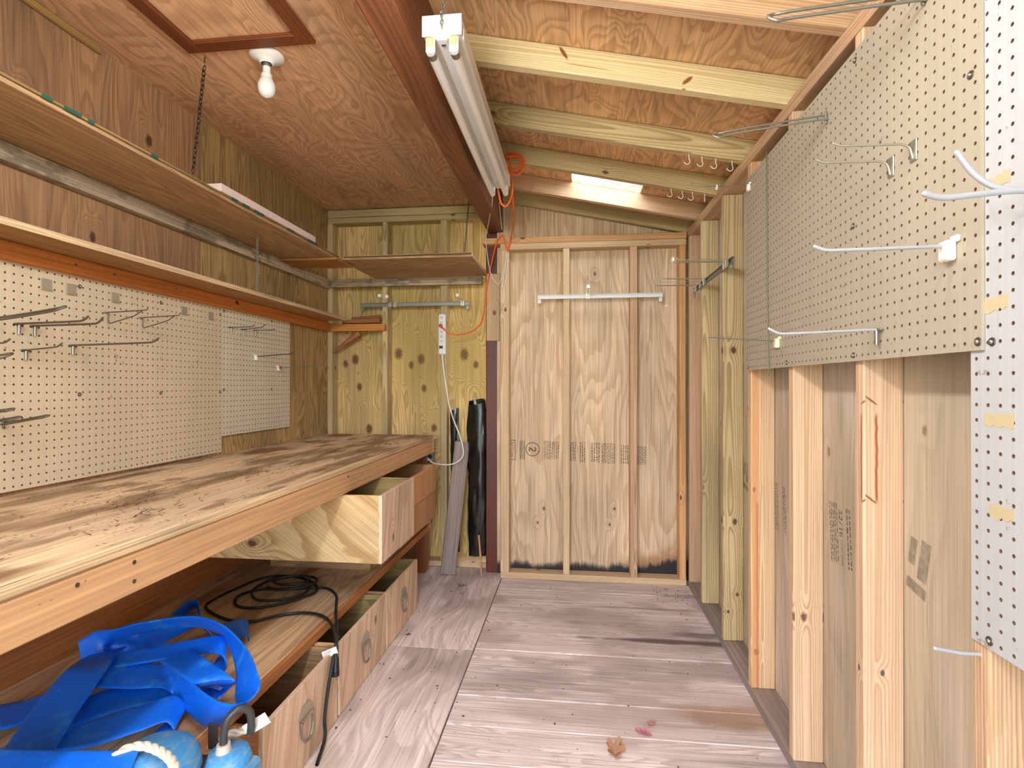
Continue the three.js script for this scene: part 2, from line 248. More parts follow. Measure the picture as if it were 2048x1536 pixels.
M.studA = wood({ W: 0.1, H: 2.1, kind: 'lumber', base: 0xe0b68c, dark: 0xbe8a5a, s: 41, ring: 0.0055, cath: 0.03, amt: 0.6, tone: 0.08, streak: 0.1, ppm: 620, knots: [[0.04, 0.53, 0.005]], knotCol: 0x4a3a3a, post: (u, v, c) => { mixTo(c, [150, 78, 44], 0.85 * streakAt(u, v, 0.028, 0.93, 1.13, 0.0035)); const a = Math.hypot((u - 0.016 - (v - 1.165) * -1.2) / 0.004, (v - 1.165) / 0.012); mixTo(c, [120, 66, 40], 0.8 * (1 - sst(0.7, 1.1, a))); const b = Math.hypot((u - 0.014 - (v - 0.935) * -1.2) / 0.004, (v - 0.935) / 0.012); mixTo(c, [120, 66, 40], 0.8 * (1 - sst(0.7, 1.1, b))); } });
M.studB = wood({ W: 0.1, H: 2.1, kind: 'lumber', base: 0xe2ba8e, dark: 0xbb8854, s: 42, ring: 0.005, cath: 0.02, amt: 0.65, tone: 0.08, streak: 0.1, ppm: 620, knots: [[0.03, 0.485, 0.009], [0.055, 1.5, 0.007]], knotCol: 0x6d3f26 });
M.studC = wood({ W: 0.1, H: 2.1, kind: 'lumber', base: 0xe0b988, dark: 0xb78650, s: 43, ring: 0.0045, cath: 0.01, amt: 0.65, tone: 0.08, streak: 0.1, ppm: 620, knots: [[0.018, 0.178, 0.009], [0.01, 0.8, 0.007]], knotCol: 0x6d3420, post: (u, v, c) => { const e = 0.03 + 0.006 * (N(v * 3, 7) - 0.5); mixTo(c, [214, 142, 84], 0.6 * (1 - sst(e - 0.006, e, u))); mixTo(c, [186, 106, 56], 0.55 * streakAt(u, v, 0.022, 0.0, 0.75, 0.006)); } });
M.studD = wood({ W: 0.1, H: 2.2, kind: 'lumber', base: 0xcdb276, dark: 0x977440, s: 44, ring: 0.007, cath: 0.09, amt: 0.75, tone: 0.12, streak: 0.1, ppm: 560, knots: [[0.045, 1.36, 0.011], [0.05, 0.58, 0.009], [0.02, 0.17, 0.006], [0.06, 0.25, 0.006]], knotCol: 0x4e2c14, post: (u, v, c) => mixTo(c, [166, 148, 92], 0.3 * sst(0.5, 0.7, fbm(u * 5, v * 1.8 + 4))) });
M.raftA = wood({ W: 0.13, H: 1.25, kind: 'lumber', base: 0xe8d094, dark: 0xcaa862, s: 45, ring: 0.0062, cath: 0.02, amt: 0.7, tone: 0.07, streak: 0.08, ppm: 620, knots: [], post: (u, v, c) => { mixTo(c, [178, 116, 56], 0.7 * (1 - sst(0.6, 1.1, Math.hypot((u - 0.03 + (v - 0.5) * 0.02) / 0.0025, (v - 0.5) / 0.09)))); mixTo(c, [120, 62, 26], 0.85 * (1 - sst(0.6, 1.1, Math.hypot((u - 0.065 + (v - 0.42) * 1.1) / 0.012, (v - 0.42) / 0.016)))); mixTo(c, [120, 62, 26], 0.85 * (1 - sst(0.6, 1.1, Math.hypot((u - 0.03 - (v - 0.82) * 0.8) / 0.009, (v - 0.82) / 0.018)))); } });
M.edge = wood({ W: 0.2, H: 1.6, kind: 'lumber', base: 0xe8c590, dark: 0xc0965c, s: 28, ring: 0.006, cath: 0.02, amt: 0.6, tone: 0.16, streak: 0.3, ppm: 380 });
M.leanBoard = wood({ W: 0.3, H: 1.4, kind: 'lumber', base: 0xa08c80, dark: 0x86726a, s: 29, ring: 0.014, cath: 0.1, amt: 0.4, tone: 0.12, streak: 0.2, ppm: 380 });
const pegTex = (base, s) => { const m = wood({ W: 1.0, H: 1.0, base, dark: base, s, bands: 3, fu: 2, fv: 2, amt: 0.1, streak: 0.03, tone: 0.035, ppm: 420, rough: 0.55, post: (u, v, c) => { if (N(u * 60 + s, v * 45) > 0.965 && N(u * 400, v * 400) > 0.4) mixTo(c, [120, 108, 90], 0.5); } }); return m; };
M.pegL = pegTex(0xd4bf98, 3); M.pegS = pegTex(0xd3c8a6, 9); M.pegR = pegTex(0xb1a68b, 5); M.pegW = pegTex(0xbabbba, 7); M.hardboard = plain(0x7d5a40, 0.85);
M.steel = plain(0x9d9a92, 0.35, 0.85); M.dullSteel = plain(0x6f6558, 0.45, 0.8); M.zinc = plain(0xb9b6a4, 0.4, 0.8); M.palePrime = plain(0xb9bcc2, 0.4, 0.35);
M.whitePl = plain(0xf0ece2, 0.45); M.creamPl = plain(0xe9dfc0, 0.5); M.white = plain(0xdedcd8, 0.4); M.whiteWire = plain(0xe8e2d4, 0.55); M.black = plain(0x17191a, 0.45); M.rubber = plain(0x1b2220, 0.5);
M.greenTape = plain(0x1f5a4a, 0.7); M.orangeCord = plain(0xf0641c, 0.45); M.red = plain(0xb02a1e, 0.5); M.galv = plain(0x8f9088, 0.45, 0.7); M.clear = plain(0xffffff, 0.25, 0, { transmission: 0.8, thickness: 0, transparent: true, opacity: 0.6 });

// ---------------------------------------------------------------- the setting
const fl = struct('floor', 'dusty shed floor of plywood sheets and wide planks');
for (const [a, b] of [[-1.33, -0.03], [-0.028, 1.18], [1.183, 2.408], [2.411, 3.6]]) part(fl, 'floor_panel', box([-1.7, -0.462], [-0.018, 0], [a, b], M.floorPly, 'z', { c: 0.001 }), M.floorPly);
for (let i = 0; i < 25; i++) { const d1 = 3.342 - i * 0.1835; const g = box([-0.458, 0.762], [-0.028, rr(-0.0015, 0.0005)], [d1 - 0.1815, d1], M.plank, 'x', { c: 0.0025, uv0: [-3.342, -0.46] }); part(fl, 'plank', g, M.plank); }
part(fl, 'subfloor', box([-1.72, 0.78], [-0.2, -0.03], [-1.36, 3.62], M.stain, 'z', { c: 0 }), M.stain);

const wl = struct('wall_left', 'brown plywood wall behind the workbench');
for (const [a, b, m] of [[-1.4, -0.19, M.wallL], [-0.188, 1.03, M.wallL], [1.032, 2.252, M.wallL], [2.254, 3.62, M.wallLfar]]) part(wl, 'plywood_panel', box([-1.694, -1.68], [-0.03, 2.42], [a, b], m, 'y', { c: 0.001 }), m);

const wb = struct('wall_back_left', 'knotty yellow plywood end wall with three studs');
part(wb, 'plywood_panel', box([-1.7, -0.44], [-0.03, 2.42], [3.59, 3.604], M.backL, 'y', { c: 0, uv0: [-1.7, 0] }), M.backL);
for (const [a, b] of [[-1.68, -1.645], [-1.293, -1.256], [-0.892, -0.853]]) part(wb, 'stud', box([a, b], [0.038, 2.302], [3.5, 3.589], M.pineG, 'y'), M.pineG);
for (const [a, b] of [[2.302, 2.34], [2.342, 2.392]]) part(wb, 'top_plate', box([-1.679, -0.563], [a, b], [3.5, 3.589], M.pineG, 'x'), M.pineG);
part(wb, 'bottom_plate', box([-1.679, -0.58], [0, 0.038], [3.5, 3.589], M.pine, 'x'), M.pine);

const br = struct('wall_back_right', 'pale plywood end wall of the lean-to with stamped lettering');
part(br, 'plywood_panel', box([-0.5, 0.766], [-0.03, 2.5], [3.42, 3.434], M.backR, 'y', { c: 0, uv0: [-0.5, 0] }), M.backR);
part(br, 'stud', box([-0.467, -0.412], [0.038, 2.045], [3.33, 3.419], M.pine, 'y'), M.pine);
for (const [a, b, m] of [[-0.077, -0.037, M.pine], [0.329, 0.371, M.pineB], [0.618, 0.657, M.orange]]) part(br, 'stud', box([a, b], [0.038, 2.045], [3.33, 3.419], m, 'y'), m);
part(br, 'bottom_plate', box([-0.467, 0.66], [0, 0.038], [3.33, 3.419], M.pine, 'x'), M.pine);
part(br, 'top_plate', box([-0.467, 0.66], [2.046, 2.083], [3.33, 3.419], M.pine, 'x'), M.pine);
part(br, 'top_plate', box([-0.582, 0.662], [2.084, 2.122], [3.33, 3.419], M.orange, 'x'), M.orange);

const wr = struct('wall_right', 'open stud wall of pale pine over grey-green plywood');
for (const [a, b] of [[-1.4, -0.45], [-0.448, 0.77], [0.772, 2.23], [2.232, 3.434]]) part(wr, 'plywood_panel', box([0.759, 0.7715], [-0.03, 2.2], [a, b], M.right, 'y', { c: 0, uv0: [-2.23, 0] }), M.right);
const plateY = (d) => 2.045 + 0.024 * (d - 1.35);
[[-1.3, 'pine'], [-0.85, 'pineB'], [-0.38, 'pine'], [0.15, 'pineB'], [0.56, 'pine'], [0.965, 'pineB'], [1.35, 'studA'], [1.76, 'studB'], [2.165, 'studC'], [2.555, 'studD'], [2.975, 'pineG'], [3.288, 'pineB']].forEach(([d, k], i) => {
  part(wr, 'stud', box([0.669, 0.758], [0.038, plateY(d) - 0.001], [d, d + 0.038], M[k], 'y', { c: 0.004, uv0: k.startsWith('stud') ? [0.669, 0] : null }), M[k]); });
part(wr, 'bottom_plate', box([0.669, 0.758], [0, 0.0375], [-1.33, 3.328], M.leanBoard, 'z'), M.leanBoard);
const tilt = (g, f) => { const p = g.attributes.position; for (let i = 0; i < p.count; i++) p.setY(i, p.getY(i) + f(p.getX(i), -p.getZ(i))); g.computeVertexNormals(); return g; };
part(wr, 'top_plate', tilt(box([0.669, 0.758], [2.045, 2.09], [-1.33, 3.419], M.pineB, 'z'), (x, d) => 0.024 * (d - 1.35)), M.pineB);

const rafY = (x, d) => 2.098 + 0.21 * (0.66 - x) + 0.022 * (d - 1.9);
const rf = struct('roof', 'sloping lean-to roof of plywood on pine rafters');
[[-1.3, 'pine'], [-0.85, 'pineB'], [-0.42, 'pine'], [0.1, 'pine'], [0.55, 'pineB'], [0.98, 'pine'], [1.42, 'pineB'], [1.8, 'raftA'], [2.26, 'pineG'], [2.67, 'pineG'], [3.08, 'pineB'], [3.372, 'pineG']].forEach(([d, k]) => {
  const g = tilt(box([-0.459, 0.752], [0, 0.09], [d, d + 0.038], M[k], 'x', { uv0: k === 'raftA' ? [0, -0.46] : null }), (x) => rafY(x, d)); part(rf, 'rafter', g, M[k]); });
const deckY = (x, d) => rafY(x, d) + 0.0915;
for (const [x0, x1, a, b] of [[-0.62, 0.95, -1.5, 1.21], [-0.62, 0.95, 1.212, 2.709], [-0.62, -0.02, 2.71, 3.08], [0.36, 0.95, 2.71, 3.08], [-0.62, 0.95, 3.081, 3.7]])
  part(rf, 'roof_panel', tilt(box([x0, x1], [0, 0.014], [a, b], M.deck, 'z', { c: 0 }), deckY), M.deck);
const w1 = struct('window_1', 'narrow skylight opening between two rafters');
part(w1, 'pane', tilt(box([-0.05, 0.39], [0.016, 0.019], [2.69, 3.1], null, 'z', { c: 0 }), deckY), plain(0xffffff, 0.15, 0, { transmission: 1, thickness: 0 }));

const ce = struct('ceiling', 'flat reddish plywood ceiling over the workbench');
for (const [a, b] of [[-1.4, -0.03], [-0.028, 1.19], [1.192, 3.62]]) part(ce, 'ceiling_panel', box([-1.7, -0.5], [2.398, 2.412], [a, b], M.ceil, 'z', { c: 0 }), M.ceil);
const tr = struct('trim_1', 'dark wooden trim framing the ceiling hatch');
for (const g of [box([-1.37, -1.318], [2.382, 2.398], [0.9, 1.772], M.stain, 'z'), box([-0.945, -0.893], [2.382, 2.398], [0.9, 1.772], M.stain, 'z'), box([-1.317, -0.946], [2.382, 2.398], [1.718, 1.772], M.stain, 'x'), box([-1.317, -0.946], [2.382, 2.398], [0.9, 0.955], M.stain, 'x')]) part(tr, 'trim_board', g, tinted(M.stain, 0xffe2c4));

const t2 = struct('trim_2', 'narrow pale strip in the corner of ceiling and bench wall'); part(t2, 'trim_strip', box([-1.679, -1.664], [2.372, 2.397], [-1.3, 1.72], M.pineG, 'z'), tinted(M.pineG, 0xd0b890));
const bm = struct('support_beam', 'dark brown beam along the ceiling'); part(bm, 'timber', box([-0.56, -0.462], [2.18, 2.46], [-1.33, 3.515], M.stain, 'z', { c: 0.006 }), M.stain);
const po = struct('support_pillar', 'dark brown post holding the beam'); part(po, 'timber', box([-0.573, -0.479], [0, 2.179], [3.422, 3.515], M.stain, 'y', { c: 0.005 }), tinted(M.stain, 0xcc9c66));

const fw = struct('wall_front', 'shed front wall with wide open doorway behind the viewer');
part(fw, 'wall_panel', box([-1.7, -1.6], [-0.03, 2.46], [-1.38, -1.33], M.right, 'y', { c: 0 }), M.right);
part(fw, 'wall_panel', box([0.6, 0.766], [-0.03, 2.3], [-1.38, -1.33], M.right, 'y', { c: 0 }), M.right);
part(fw, 'wall_panel', box([-1.6, 0.6], [2.15, 2.46], [-1.38, -1.33], M.right, 'x', { c: 0 }), M.right);
const gd = struct('ground', 'lawn and worn path outside the doorway');
part(gd, 'lawn', box([-30, 30], [-0.3, -0.22], [-40, 40], plain(0x8a8f62, 0.95), 'x', { c: 0 }), plain(0x8a8f62, 0.95));
// ---------------------------------------------------------------- workbench
const wbn = thing('workbench', 'long wooden workbench with stained plywood top along the pegboard wall', 'workbench', [-1.3, 0, 1.6]);
part(wbn, 'bench_top', box([-1.679, -0.93], [0.854, 0.872], [-0.4, 3.498], M.bench, 'z', { c: 0.002, uv0: [-1.68, -3.0] }), M.bench);
part(wbn, 'edge_strip', box([-0.93, -0.916], [0.851, 0.872], [-0.4, 3.498], M.edge, 'z', { c: 0.003 }), M.edge, 'pale splintered front edge of the bench top');
part(wbn, 'front_rail', box([-0.955, -0.919], [0.765, 0.8505], [-0.4, 3.44], M.fascia, 'z', { c: 0.003 }), M.fascia, 'orange-brown front rail');
part(wbn, 'lower_shelf', box([-1.679, -0.955], [0.287, 0.305], [-0.4, 3.498], M.shelf, 'z', { c: 0.002 }), M.shelf, 'stained plywood lower shelf');
part(wbn, 'shelf_rail', box([-0.955, -0.938], [0.265, 0.304], [-0.4, 3.44], tinted(M.fascia, 0xc9a58c), 'z'), tinted(M.fascia, 0xe0c0a0));
for (const d of [-0.3, 3.36]) { part(wbn, 'leg', box([-1.022, -0.957], [0, d > 3 ? 0.286 : 0.286], [d, d + 0.09], M.stain, 'y'), tinted(M.fascia, 0xa88468)); part(wbn, 'leg', box([-1.022, -0.957], [0.306, 0.764], [d, d + 0.05], M.pineB, 'y'), tinted(M.pineB, 0xb09080)); }
part(wbn, 'back_board', box([-1.6795, -1.668], [0.3055, 0.7], [-0.4, 3.45], M.fascia, 'z', { c: 0.001 }), tinted(M.fascia, 0xd8b088), 'brown board behind the lower shelf');
for (const d of [0.6, 2.9]) part(wbn, 'bearer', box([-1.679, -0.956], [0.815, 0.853], [d, d + 0.038], M.pineB, 'x'), M.pineB);
for (const [y, d] of [[0.83, 1.03], [0.79, 1.03], [0.83, 2.1], [0.83, 0.9]]) part(wbn, 'screw', cyl([-0.9195, y, d], [-0.9175, y, d], 0.0045, 0.0045, 10), M.dullSteel);

// loose chips and stems swept together on the bench top
{ const gs = []; for (let i = 0; i < 120; i++) { const c = [[-1.1, 1.28, 0.09, 0.3], [-1.05, 2.9, 0.14, 0.2], [-1.15, 1.9, 0.2, 0.5], [-1.25, 1.35, 0.2, 0.2]][i % 4], x = c[0] + (rnd() - 0.5) * 2 * c[2] * rnd(), d = c[1] + (rnd() - 0.5) * 2 * c[3] * rnd(), a = rnd() * 3.14, l = rr(0.002, 0.011); gs.push(cyl([x - Math.cos(a) * l, 0.8735, d - Math.sin(a) * l], [x + Math.cos(a) * l, 0.8745 + rnd() * 0.004, d + Math.sin(a) * l], rr(0.0006, 0.0016), 0.0006, 5)); }
  const m = single('bench_debris', 'scattered twigs and chips on the bench top', 'debris', gs, plain(0x6b5234, 0.9)); m.userData.kind = 'stuff'; }

// ---------------------------------------------------------------- drawers
function handle(root, parent, x, y, d, s = 1) {                          // chest handle on a drawer front facing +x
  const sh = new THREE.Shape(); for (let i = 0; i <= 40; i++) { const t = (i / 40) * 6.2832, r = 0.024 * s * (1 + 0.16 * Math.cos(2 * t) + 0.06 * Math.cos(6 * t)); const px = Math.cos(t) * r * 1.05, py = Math.sin(t) * r; i ? sh.lineTo(px, py) : sh.moveTo(px, py); }
  const g = new THREE.ExtrudeGeometry(sh, { depth: 0.002, bevelEnabled: true, bevelSize: 0.001, bevelThickness: 0.001, bevelSegments: 1 }); g.rotateY(Math.PI / 2); const q = V(x + 0.001, y, d); g.translate(q.x, q.y, q.z);
  const pl = part(root, 'handle', g, M.zinc, 'galvanised chest handle');
  part(pl, 'barrel', cyl([x + 0.006, y - 0.012 * s, d - 0.024 * s], [x + 0.006, y - 0.012 * s, d + 0.024 * s], 0.006, 0.006, 12), M.zinc);
  part(pl, 'bail', wire([[x + 0.007, y - 0.012 * s, d - 0.027 * s], [x + 0.009, y - 0.04 * s, d - 0.026 * s], [x + 0.01, y - 0.062 * s, d - 0.012 * s], [x + 0.01, y - 0.062 * s, d + 0.012 * s], [x + 0.009, y - 0.04 * s, d + 0.026 * s], [x + 0.007, y - 0.012 * s, d + 0.027 * s]], 0.004, 0.012), M.steel);
}
function crate(o, xf, xb, [d0, d1], [y0, y1], mf, ms, mi, t = 0.014) {        // open-topped box, front facing +x
  part(o, 'front', box([xf - t, xf], [y0, y1], [d0, d1], mf, 'y', { c: 0.0015 }), mf);
  part(o, 'side', box([xb, xf - t - 0.0005], [y0, y1 - 0.001], [d0, d0 + t], ms, 'x', { c: 0.0015 }), ms);
  part(o, 'side', box([xb, xf - t - 0.0005], [y0, y1 - 0.001], [d1 - t, d1], mi, 'x', { c: 0.0015 }), mi);
  part(o, 'back', box([xb - t, xb], [y0, y1 - 0.001], [d0, d1], ms, 'z', { c: 0.0015 }), ms);
  part(o, 'bottom', box([xb, xf - t], [y0 + 0.002, y0 + 0.01], [d0 + t, d1 - t], M.wallL, 'x', { c: 0 }), M.wallL);
}
function floorBox(label, d0, d1, mf, ms, mi) {
  const o = thing('storage_box', label, 'storage box', [-1.17, 0.002, (d0 + d1) / 2], 'plywood boxes on the floor under the workbench');
  crate(o, -0.85, -1.5, [d0, d1], [0.003, 0.262], mf, ms, mi); handle(o, null, -0.85, 0.168, (d0 + d1) / 2, 1.4);
}
floorBox('pale plywood box with ring handle beside the pump', 1.388, 1.852, M.drawerPale, tinted(M.pineB, 0xe0b890), M.plyShelf);
floorBox('middle plywood box under the bench, black cord hanging before it', 1.868, 2.345, M.drawerPale, M.drawer, M.green);
floorBox('plywood box under the bench next to the leaning grey board', 2.362, 2.836, M.drawerPale, M.pineB, M.green);
function hung(label, xf, ds, ys, mf, ms, mi) { const o = new THREE.Group(); o.name = 'drawer'; o.userData = { label }; org.set(o, org.get(wbn)); wbn.add(o); crate(o, xf, -1.5, ds, ys, mf, ms, mi); }
hung('deep yellow plywood drawer pulled far out', -0.765, [2.07, 2.497], [0.489, 0.762], M.drawerPale, M.drawer, M.green);
hung('upper shallow orange drawer', -0.88, [2.64, 3.35], [0.538, 0.70], M.orange, M.orange, M.orange);
hung('lower shallow orange drawer', -0.885, [2.64, 3.35], [0.372, 0.534], M.orange, M.orange, M.orange);
for (const d of [2.505, 3.353]) part(wbn, 'divider', box([-1.5, -0.99], [0.306, 0.76], [d + 0.008, d + 0.02], M.plyShelf, 'x', { c: 0 }), M.plyShelf);

// ---------------------------------------------------------------- wall shelves
const us = thing('wall_shelf', 'upper plywood shelf hung by chain above the pegboard', 'shelf', [-1.5, 1.85, 1.4]);
part(us, 'shelf_board', box([-1.679, -1.335], [1.913, 1.925], [-0.4, 2.928], M.plyShelf, 'z', { c: 0.001 }), M.plyShelf);
part(us, 'ledger', box([-1.679, -1.645], [1.855, 1.912], [-0.4, 3.465], M.grey, 'z'), M.grey, 'weathered grey ledger board');
part(us, 'cleat', box([-1.643, -1.31], [1.897, 1.912], [2.84, 3.06], M.plyShelf, 'x'), tinted(M.plyShelf, 0xffe0b0));
const ub = thing('wall_shelf', 'short plywood shelf across the end wall above the steel tool rail', 'shelf', [-1.0, 1.86, 3.2]);
part(ub, 'shelf_board', box([-1.334, -0.572], [1.914, 1.926], [2.93, 3.465], M.plyShelf, 'x', { c: 0.001 }), M.plyShelf);
part(ub, 'ledger', box([-1.643, -0.605], [1.863, 1.913], [3.466, 3.499], M.grey, 'x'), M.grey, 'weathered grey ledger board');
part(ub, 'edge_strip', box([-0.572, -0.566], [1.914, 1.932], [2.93, 3.465], M.edge, 'z', { c: 0.001 }), M.edge);
for (const [x, d] of [[-1.27, 3.466], [-0.875, 3.466]]) part(ub, 'screw', cyl([x, 1.89, d], [x, 1.89, d - 0.002], 0.005, 0.005, 10), M.zinc);
const sheet = (lab, xs, ys, ds, m, grain) => single('plywood_sheet', lab, 'plywood sheet', box(xs, ys, ds, m, grain, { c: 0.001 }), m, null, 'thin sheets lying on the upper shelves');
const lowSheet = sheet('thin brown sheet lying lowest on the upper pegboard shelf', [-1.66, -1.328], [1.9255, 1.9305], [-0.3, 2.915], tinted(M.plyShelf, 0xcfd8b0), 'z');
sheet('thin warped sheet lying topmost on the upper pegboard shelf', [-1.66, -1.336], [1.931, 1.936], [0.2, 2.9], M.plyShelf, 'z');
sheet('dark thin sheet lying lowest on the short end-wall shelf', [-1.31, -0.575], [1.9265, 1.9315], [2.925, 3.46], tinted(M.wallL, 0x9a9a78), 'x');
sheet('thin sheet lying topmost on the short end-wall shelf', [-1.3, -0.574], [1.932, 1.937], [2.931, 3.46], M.plyShelf, 'x');
for (const [a, l] of [[1.02, 0.02], [1.2, 0.03], [1.26, 0.05], [1.33, 0.02], [1.55, 0.03], [1.95, 0.04], [2.02, 0.05], [2.1, 0.07], [2.36, 0.06], [2.55, 0.1]]) part(lowSheet, 'tape_scrap', box([-1.3278, -1.3262], [1.9235, 1.9335], [a, a + l], null, 'z', { c: 0.0004 }), M.greenTape, 'green tape scrap');
{ const sh = new THREE.Shape(); const x0 = -1.42, x1 = -1.335, z0 = 1.9, z1 = 2.66, r = 0.03; sh.moveTo(x0, z0); sh.lineTo(x1, z0); sh.lineTo(x1, z1 - r); sh.quadraticCurveTo(x1, z1, x1 - r, z1); sh.lineTo(x0, z1);
  const g = new THREE.ExtrudeGeometry(sh, { depth: 0.026, bevelEnabled: true, bevelSize: 0.003, bevelThickness: 0.003, bevelSegments: 2 }); g.rotateX(-Math.PI / 2); g.translate(0, 1.939, 0); single('foam_panel', 'pale pink foam panel lying on the upper shelf', 'foam', g, plain(0xe7cfc6, 0.8)); }
const ls = thing('wall_shelf', 'lower narrow plank shelf right above the tan pegboard', 'shelf', [-1.58, 1.57, 1.4]);
part(ls, 'shelf_board', box([-1.679, -1.49], [1.623, 1.643], [-0.4, 3.36], M.plyShelf, 'z', { c: 0.002 }), tinted(M.plyShelf, 0xf2dcb8));
part(ls, 'edge_strip', box([-1.49, -1.4875], [1.623, 1.643], [-0.4, 3.36], M.edge, 'z', { c: 0.0008 }), M.edge);
part(ls, 'ledger', box([-1.6665, -1.641], [1.568, 1.6225], [-0.4, 3.455], M.orange, 'z'), tinted(M.orange, 0xf0bd84), 'orange ledger board');
part(ls, 'end_bracket', box([-1.678, -1.262], [1.566, 1.612], [3.462, 3.4995], M.orange, 'x'), tinted(M.orange, 0xe8c890));
for (const [d, y] of [[1.6, 1.6], [1.75, 1.598], [2.05, 1.6]]) part(ls, 'screw', cyl([-1.641, y, d], [-1.6395, y, d], 0.004, 0.004, 8), M.dullSteel);
const stick = (lab, a, b, r1, r2) => single('split_stick', lab, 'stick', (() => { const g = cyl(a, b, r1, r2, 7); const p = g.attributes.position; for (let i = 0; i < p.count; i++) p.setXYZ(i, p.getX(i) + (N(p.getY(i) * 40, i) - 0.5) * 0.01, p.getY(i), p.getZ(i) + (N(p.getY(i) * 30, i + 5) - 0.5) * 0.008); g.computeVertexNormals(); return boxUV(g, M.pineB, 'x'); })(), tinted(M.pineB, 0xd8b090));
stick('rough split stick slanting below the lower shelf corner', [-1.63, 1.43, 3.478], [-1.44, 1.555, 3.478], 0.006, 0.02);
stick('rough split stick lying on the corner end bracket', [-1.56, 1.63, 3.48], [-1.3, 1.638, 3.48], 0.014, 0.02);
stick('thinner split stick wedged above the corner end bracket', [-1.5, 1.655, 3.488], [-1.3, 1.665, 3.488], 0.006, 0.01);

// ---------------------------------------------------------------- pegboards with real holes
function pegGeo(nc, nr, x, d0, dir, yTop, thick, facing) {              // board in a plane of constant x; columns run from d0 in direction dir
  const p = 0.0127, R = 0.0033, pos = [], uv = [], bpos = [], buv = [], K = 12, X1 = x, X0 = x - facing * thick;
  const push = (A) => { for (const [xx, y, d] of A) { pos.push(xx, y, -d); uv.push(-d, y); } };
  const quad = (a, b, c, e) => { push([a, b, c]); push([a, c, e]); };
  const ang = [...Array(K)].map((_, i) => ((15 + 30 * i) * Math.PI) / 180);
  for (let r = 0; r < nr; r++) for (let c = 0; c < nc; c++) {
    const cd = d0 + dir * (c * 2 * p + p), cy = yTop - (r * 2 * p + p);
    for (let k = 0; k < K; k++) {
      const a = ang[k], b = ang[(k + 1) % K], sq = (t) => { const m = Math.max(Math.abs(Math.cos(t)), Math.abs(Math.sin(t))); return [(Math.cos(t) / m) * p, (Math.sin(t) / m) * p]; };
      const ia = [Math.cos(a) * R, Math.sin(a) * R], ib = [Math.cos(b) * R, Math.sin(b) * R], oa = sq(a), ob = sq(b);
      const P = (q, xx) => [xx, cy + q[1], cd + q[0] * facing * -1];
      quad(P(ia, X1), P(oa, X1), P(ob, X1), P(ib, X1)); for (const [A, B, C] of [[P(ib, X1), P(ib, X0), P(ia, X0)], [P(ib, X1), P(ia, X0), P(ia, X1)], [P(ib, X0), P(ob, X0), P(oa, X0)], [P(ib, X0), P(oa, X0), P(ia, X0)]]) for (const [xx, y, d] of [A, B, C]) { bpos.push(xx, y, -d); buv.push(-d, y); }
    }
  }
  const dA = Math.min(d0, d0 + dir * nc * 2 * p), dB = Math.max(d0, d0 + dir * nc * 2 * p), yB = yTop - nr * 2 * p;
  for (const [y, s] of [[yTop, 1], [yB, -1]]) quad([X1, y, dA], [X0, y, dA], [X0, y, dB], [X1, y, dB]);
  for (const d of [dA, dB]) quad([X1, yB, d], [X0, yB, d], [X0, yTop, d], [X1, yTop, d]);
  return { g: raw(pos, uv), back: raw(bpos, buv), dA, dB, yB };
}
function pegboard(label, nc, nr, x, d0, dir, yTop, facing, m, screws) {
  const { g, back, dA, dB, yB } = pegGeo(nc, nr, x, d0, dir, yTop, 0.005, facing);
  const o = thing('pegboard', label, 'pegboard', [x - facing * 0.003, yB, (dA + dB) / 2]); part(o, 'panel', g, m); part(o, 'hardboard_back', back, M.hardboard, 'raw brown hardboard back and hole walls').userData.kind = 'stuff';
  for (const [y, d] of screws) { const w = part(o, 'washer', cyl([x, y, d], [x + facing * 0.0018, y, d], 0.0075, 0.0068, 18), M.dullSteel); part(w, 'screw_head', ball([x + facing * 0.0016, y, d], 0.0038), M.steel); }
  return o;
}
const LX = -1.667, RX = 0.6575, bigTop = 0.8855 + 28.5 * 0.0254;
pegboard('large tan pegboard above the near part of the bench', 62, 28, LX, 2.3768, -1, 0.8855 + 28 * 0.0254, 1, M.pegL, [[1.535, 1.64], [1.535, 2.0], [1.535, 2.366], [1.17, 1.64], [1.17, 2.0], [1.17, 2.366]]);
pegboard('small pale square pegboard beyond the large tan one', 24, 24, LX, 2.3815, 1, 1.5693, 1, M.pegS, [[1.556, 2.393], [1.556, 2.8], [1.18, 2.393], [1.18, 2.8]]);
pegboard('beige pegboard with metal hooks on the stud wall', 48, 29, RX, 2.182, -1, 1.258 + 29 * 0.0254, -1, M.pegR, [[1.27, 2.16], [1.272, 1.78], [1.272, 1.37], [1.272, 0.97], [1.58, 1.37], [1.72, 0.985], [1.97, 1.36]]);
pegboard('white pegboard hanging lower, with strips of old yellow tape', 16, 64, RX + 0.0058, 0.9955, -1, 0.7745 + 64 * 0.0254, -1, M.pegW, [[1.27, 0.948], [0.788, 0.955]]);
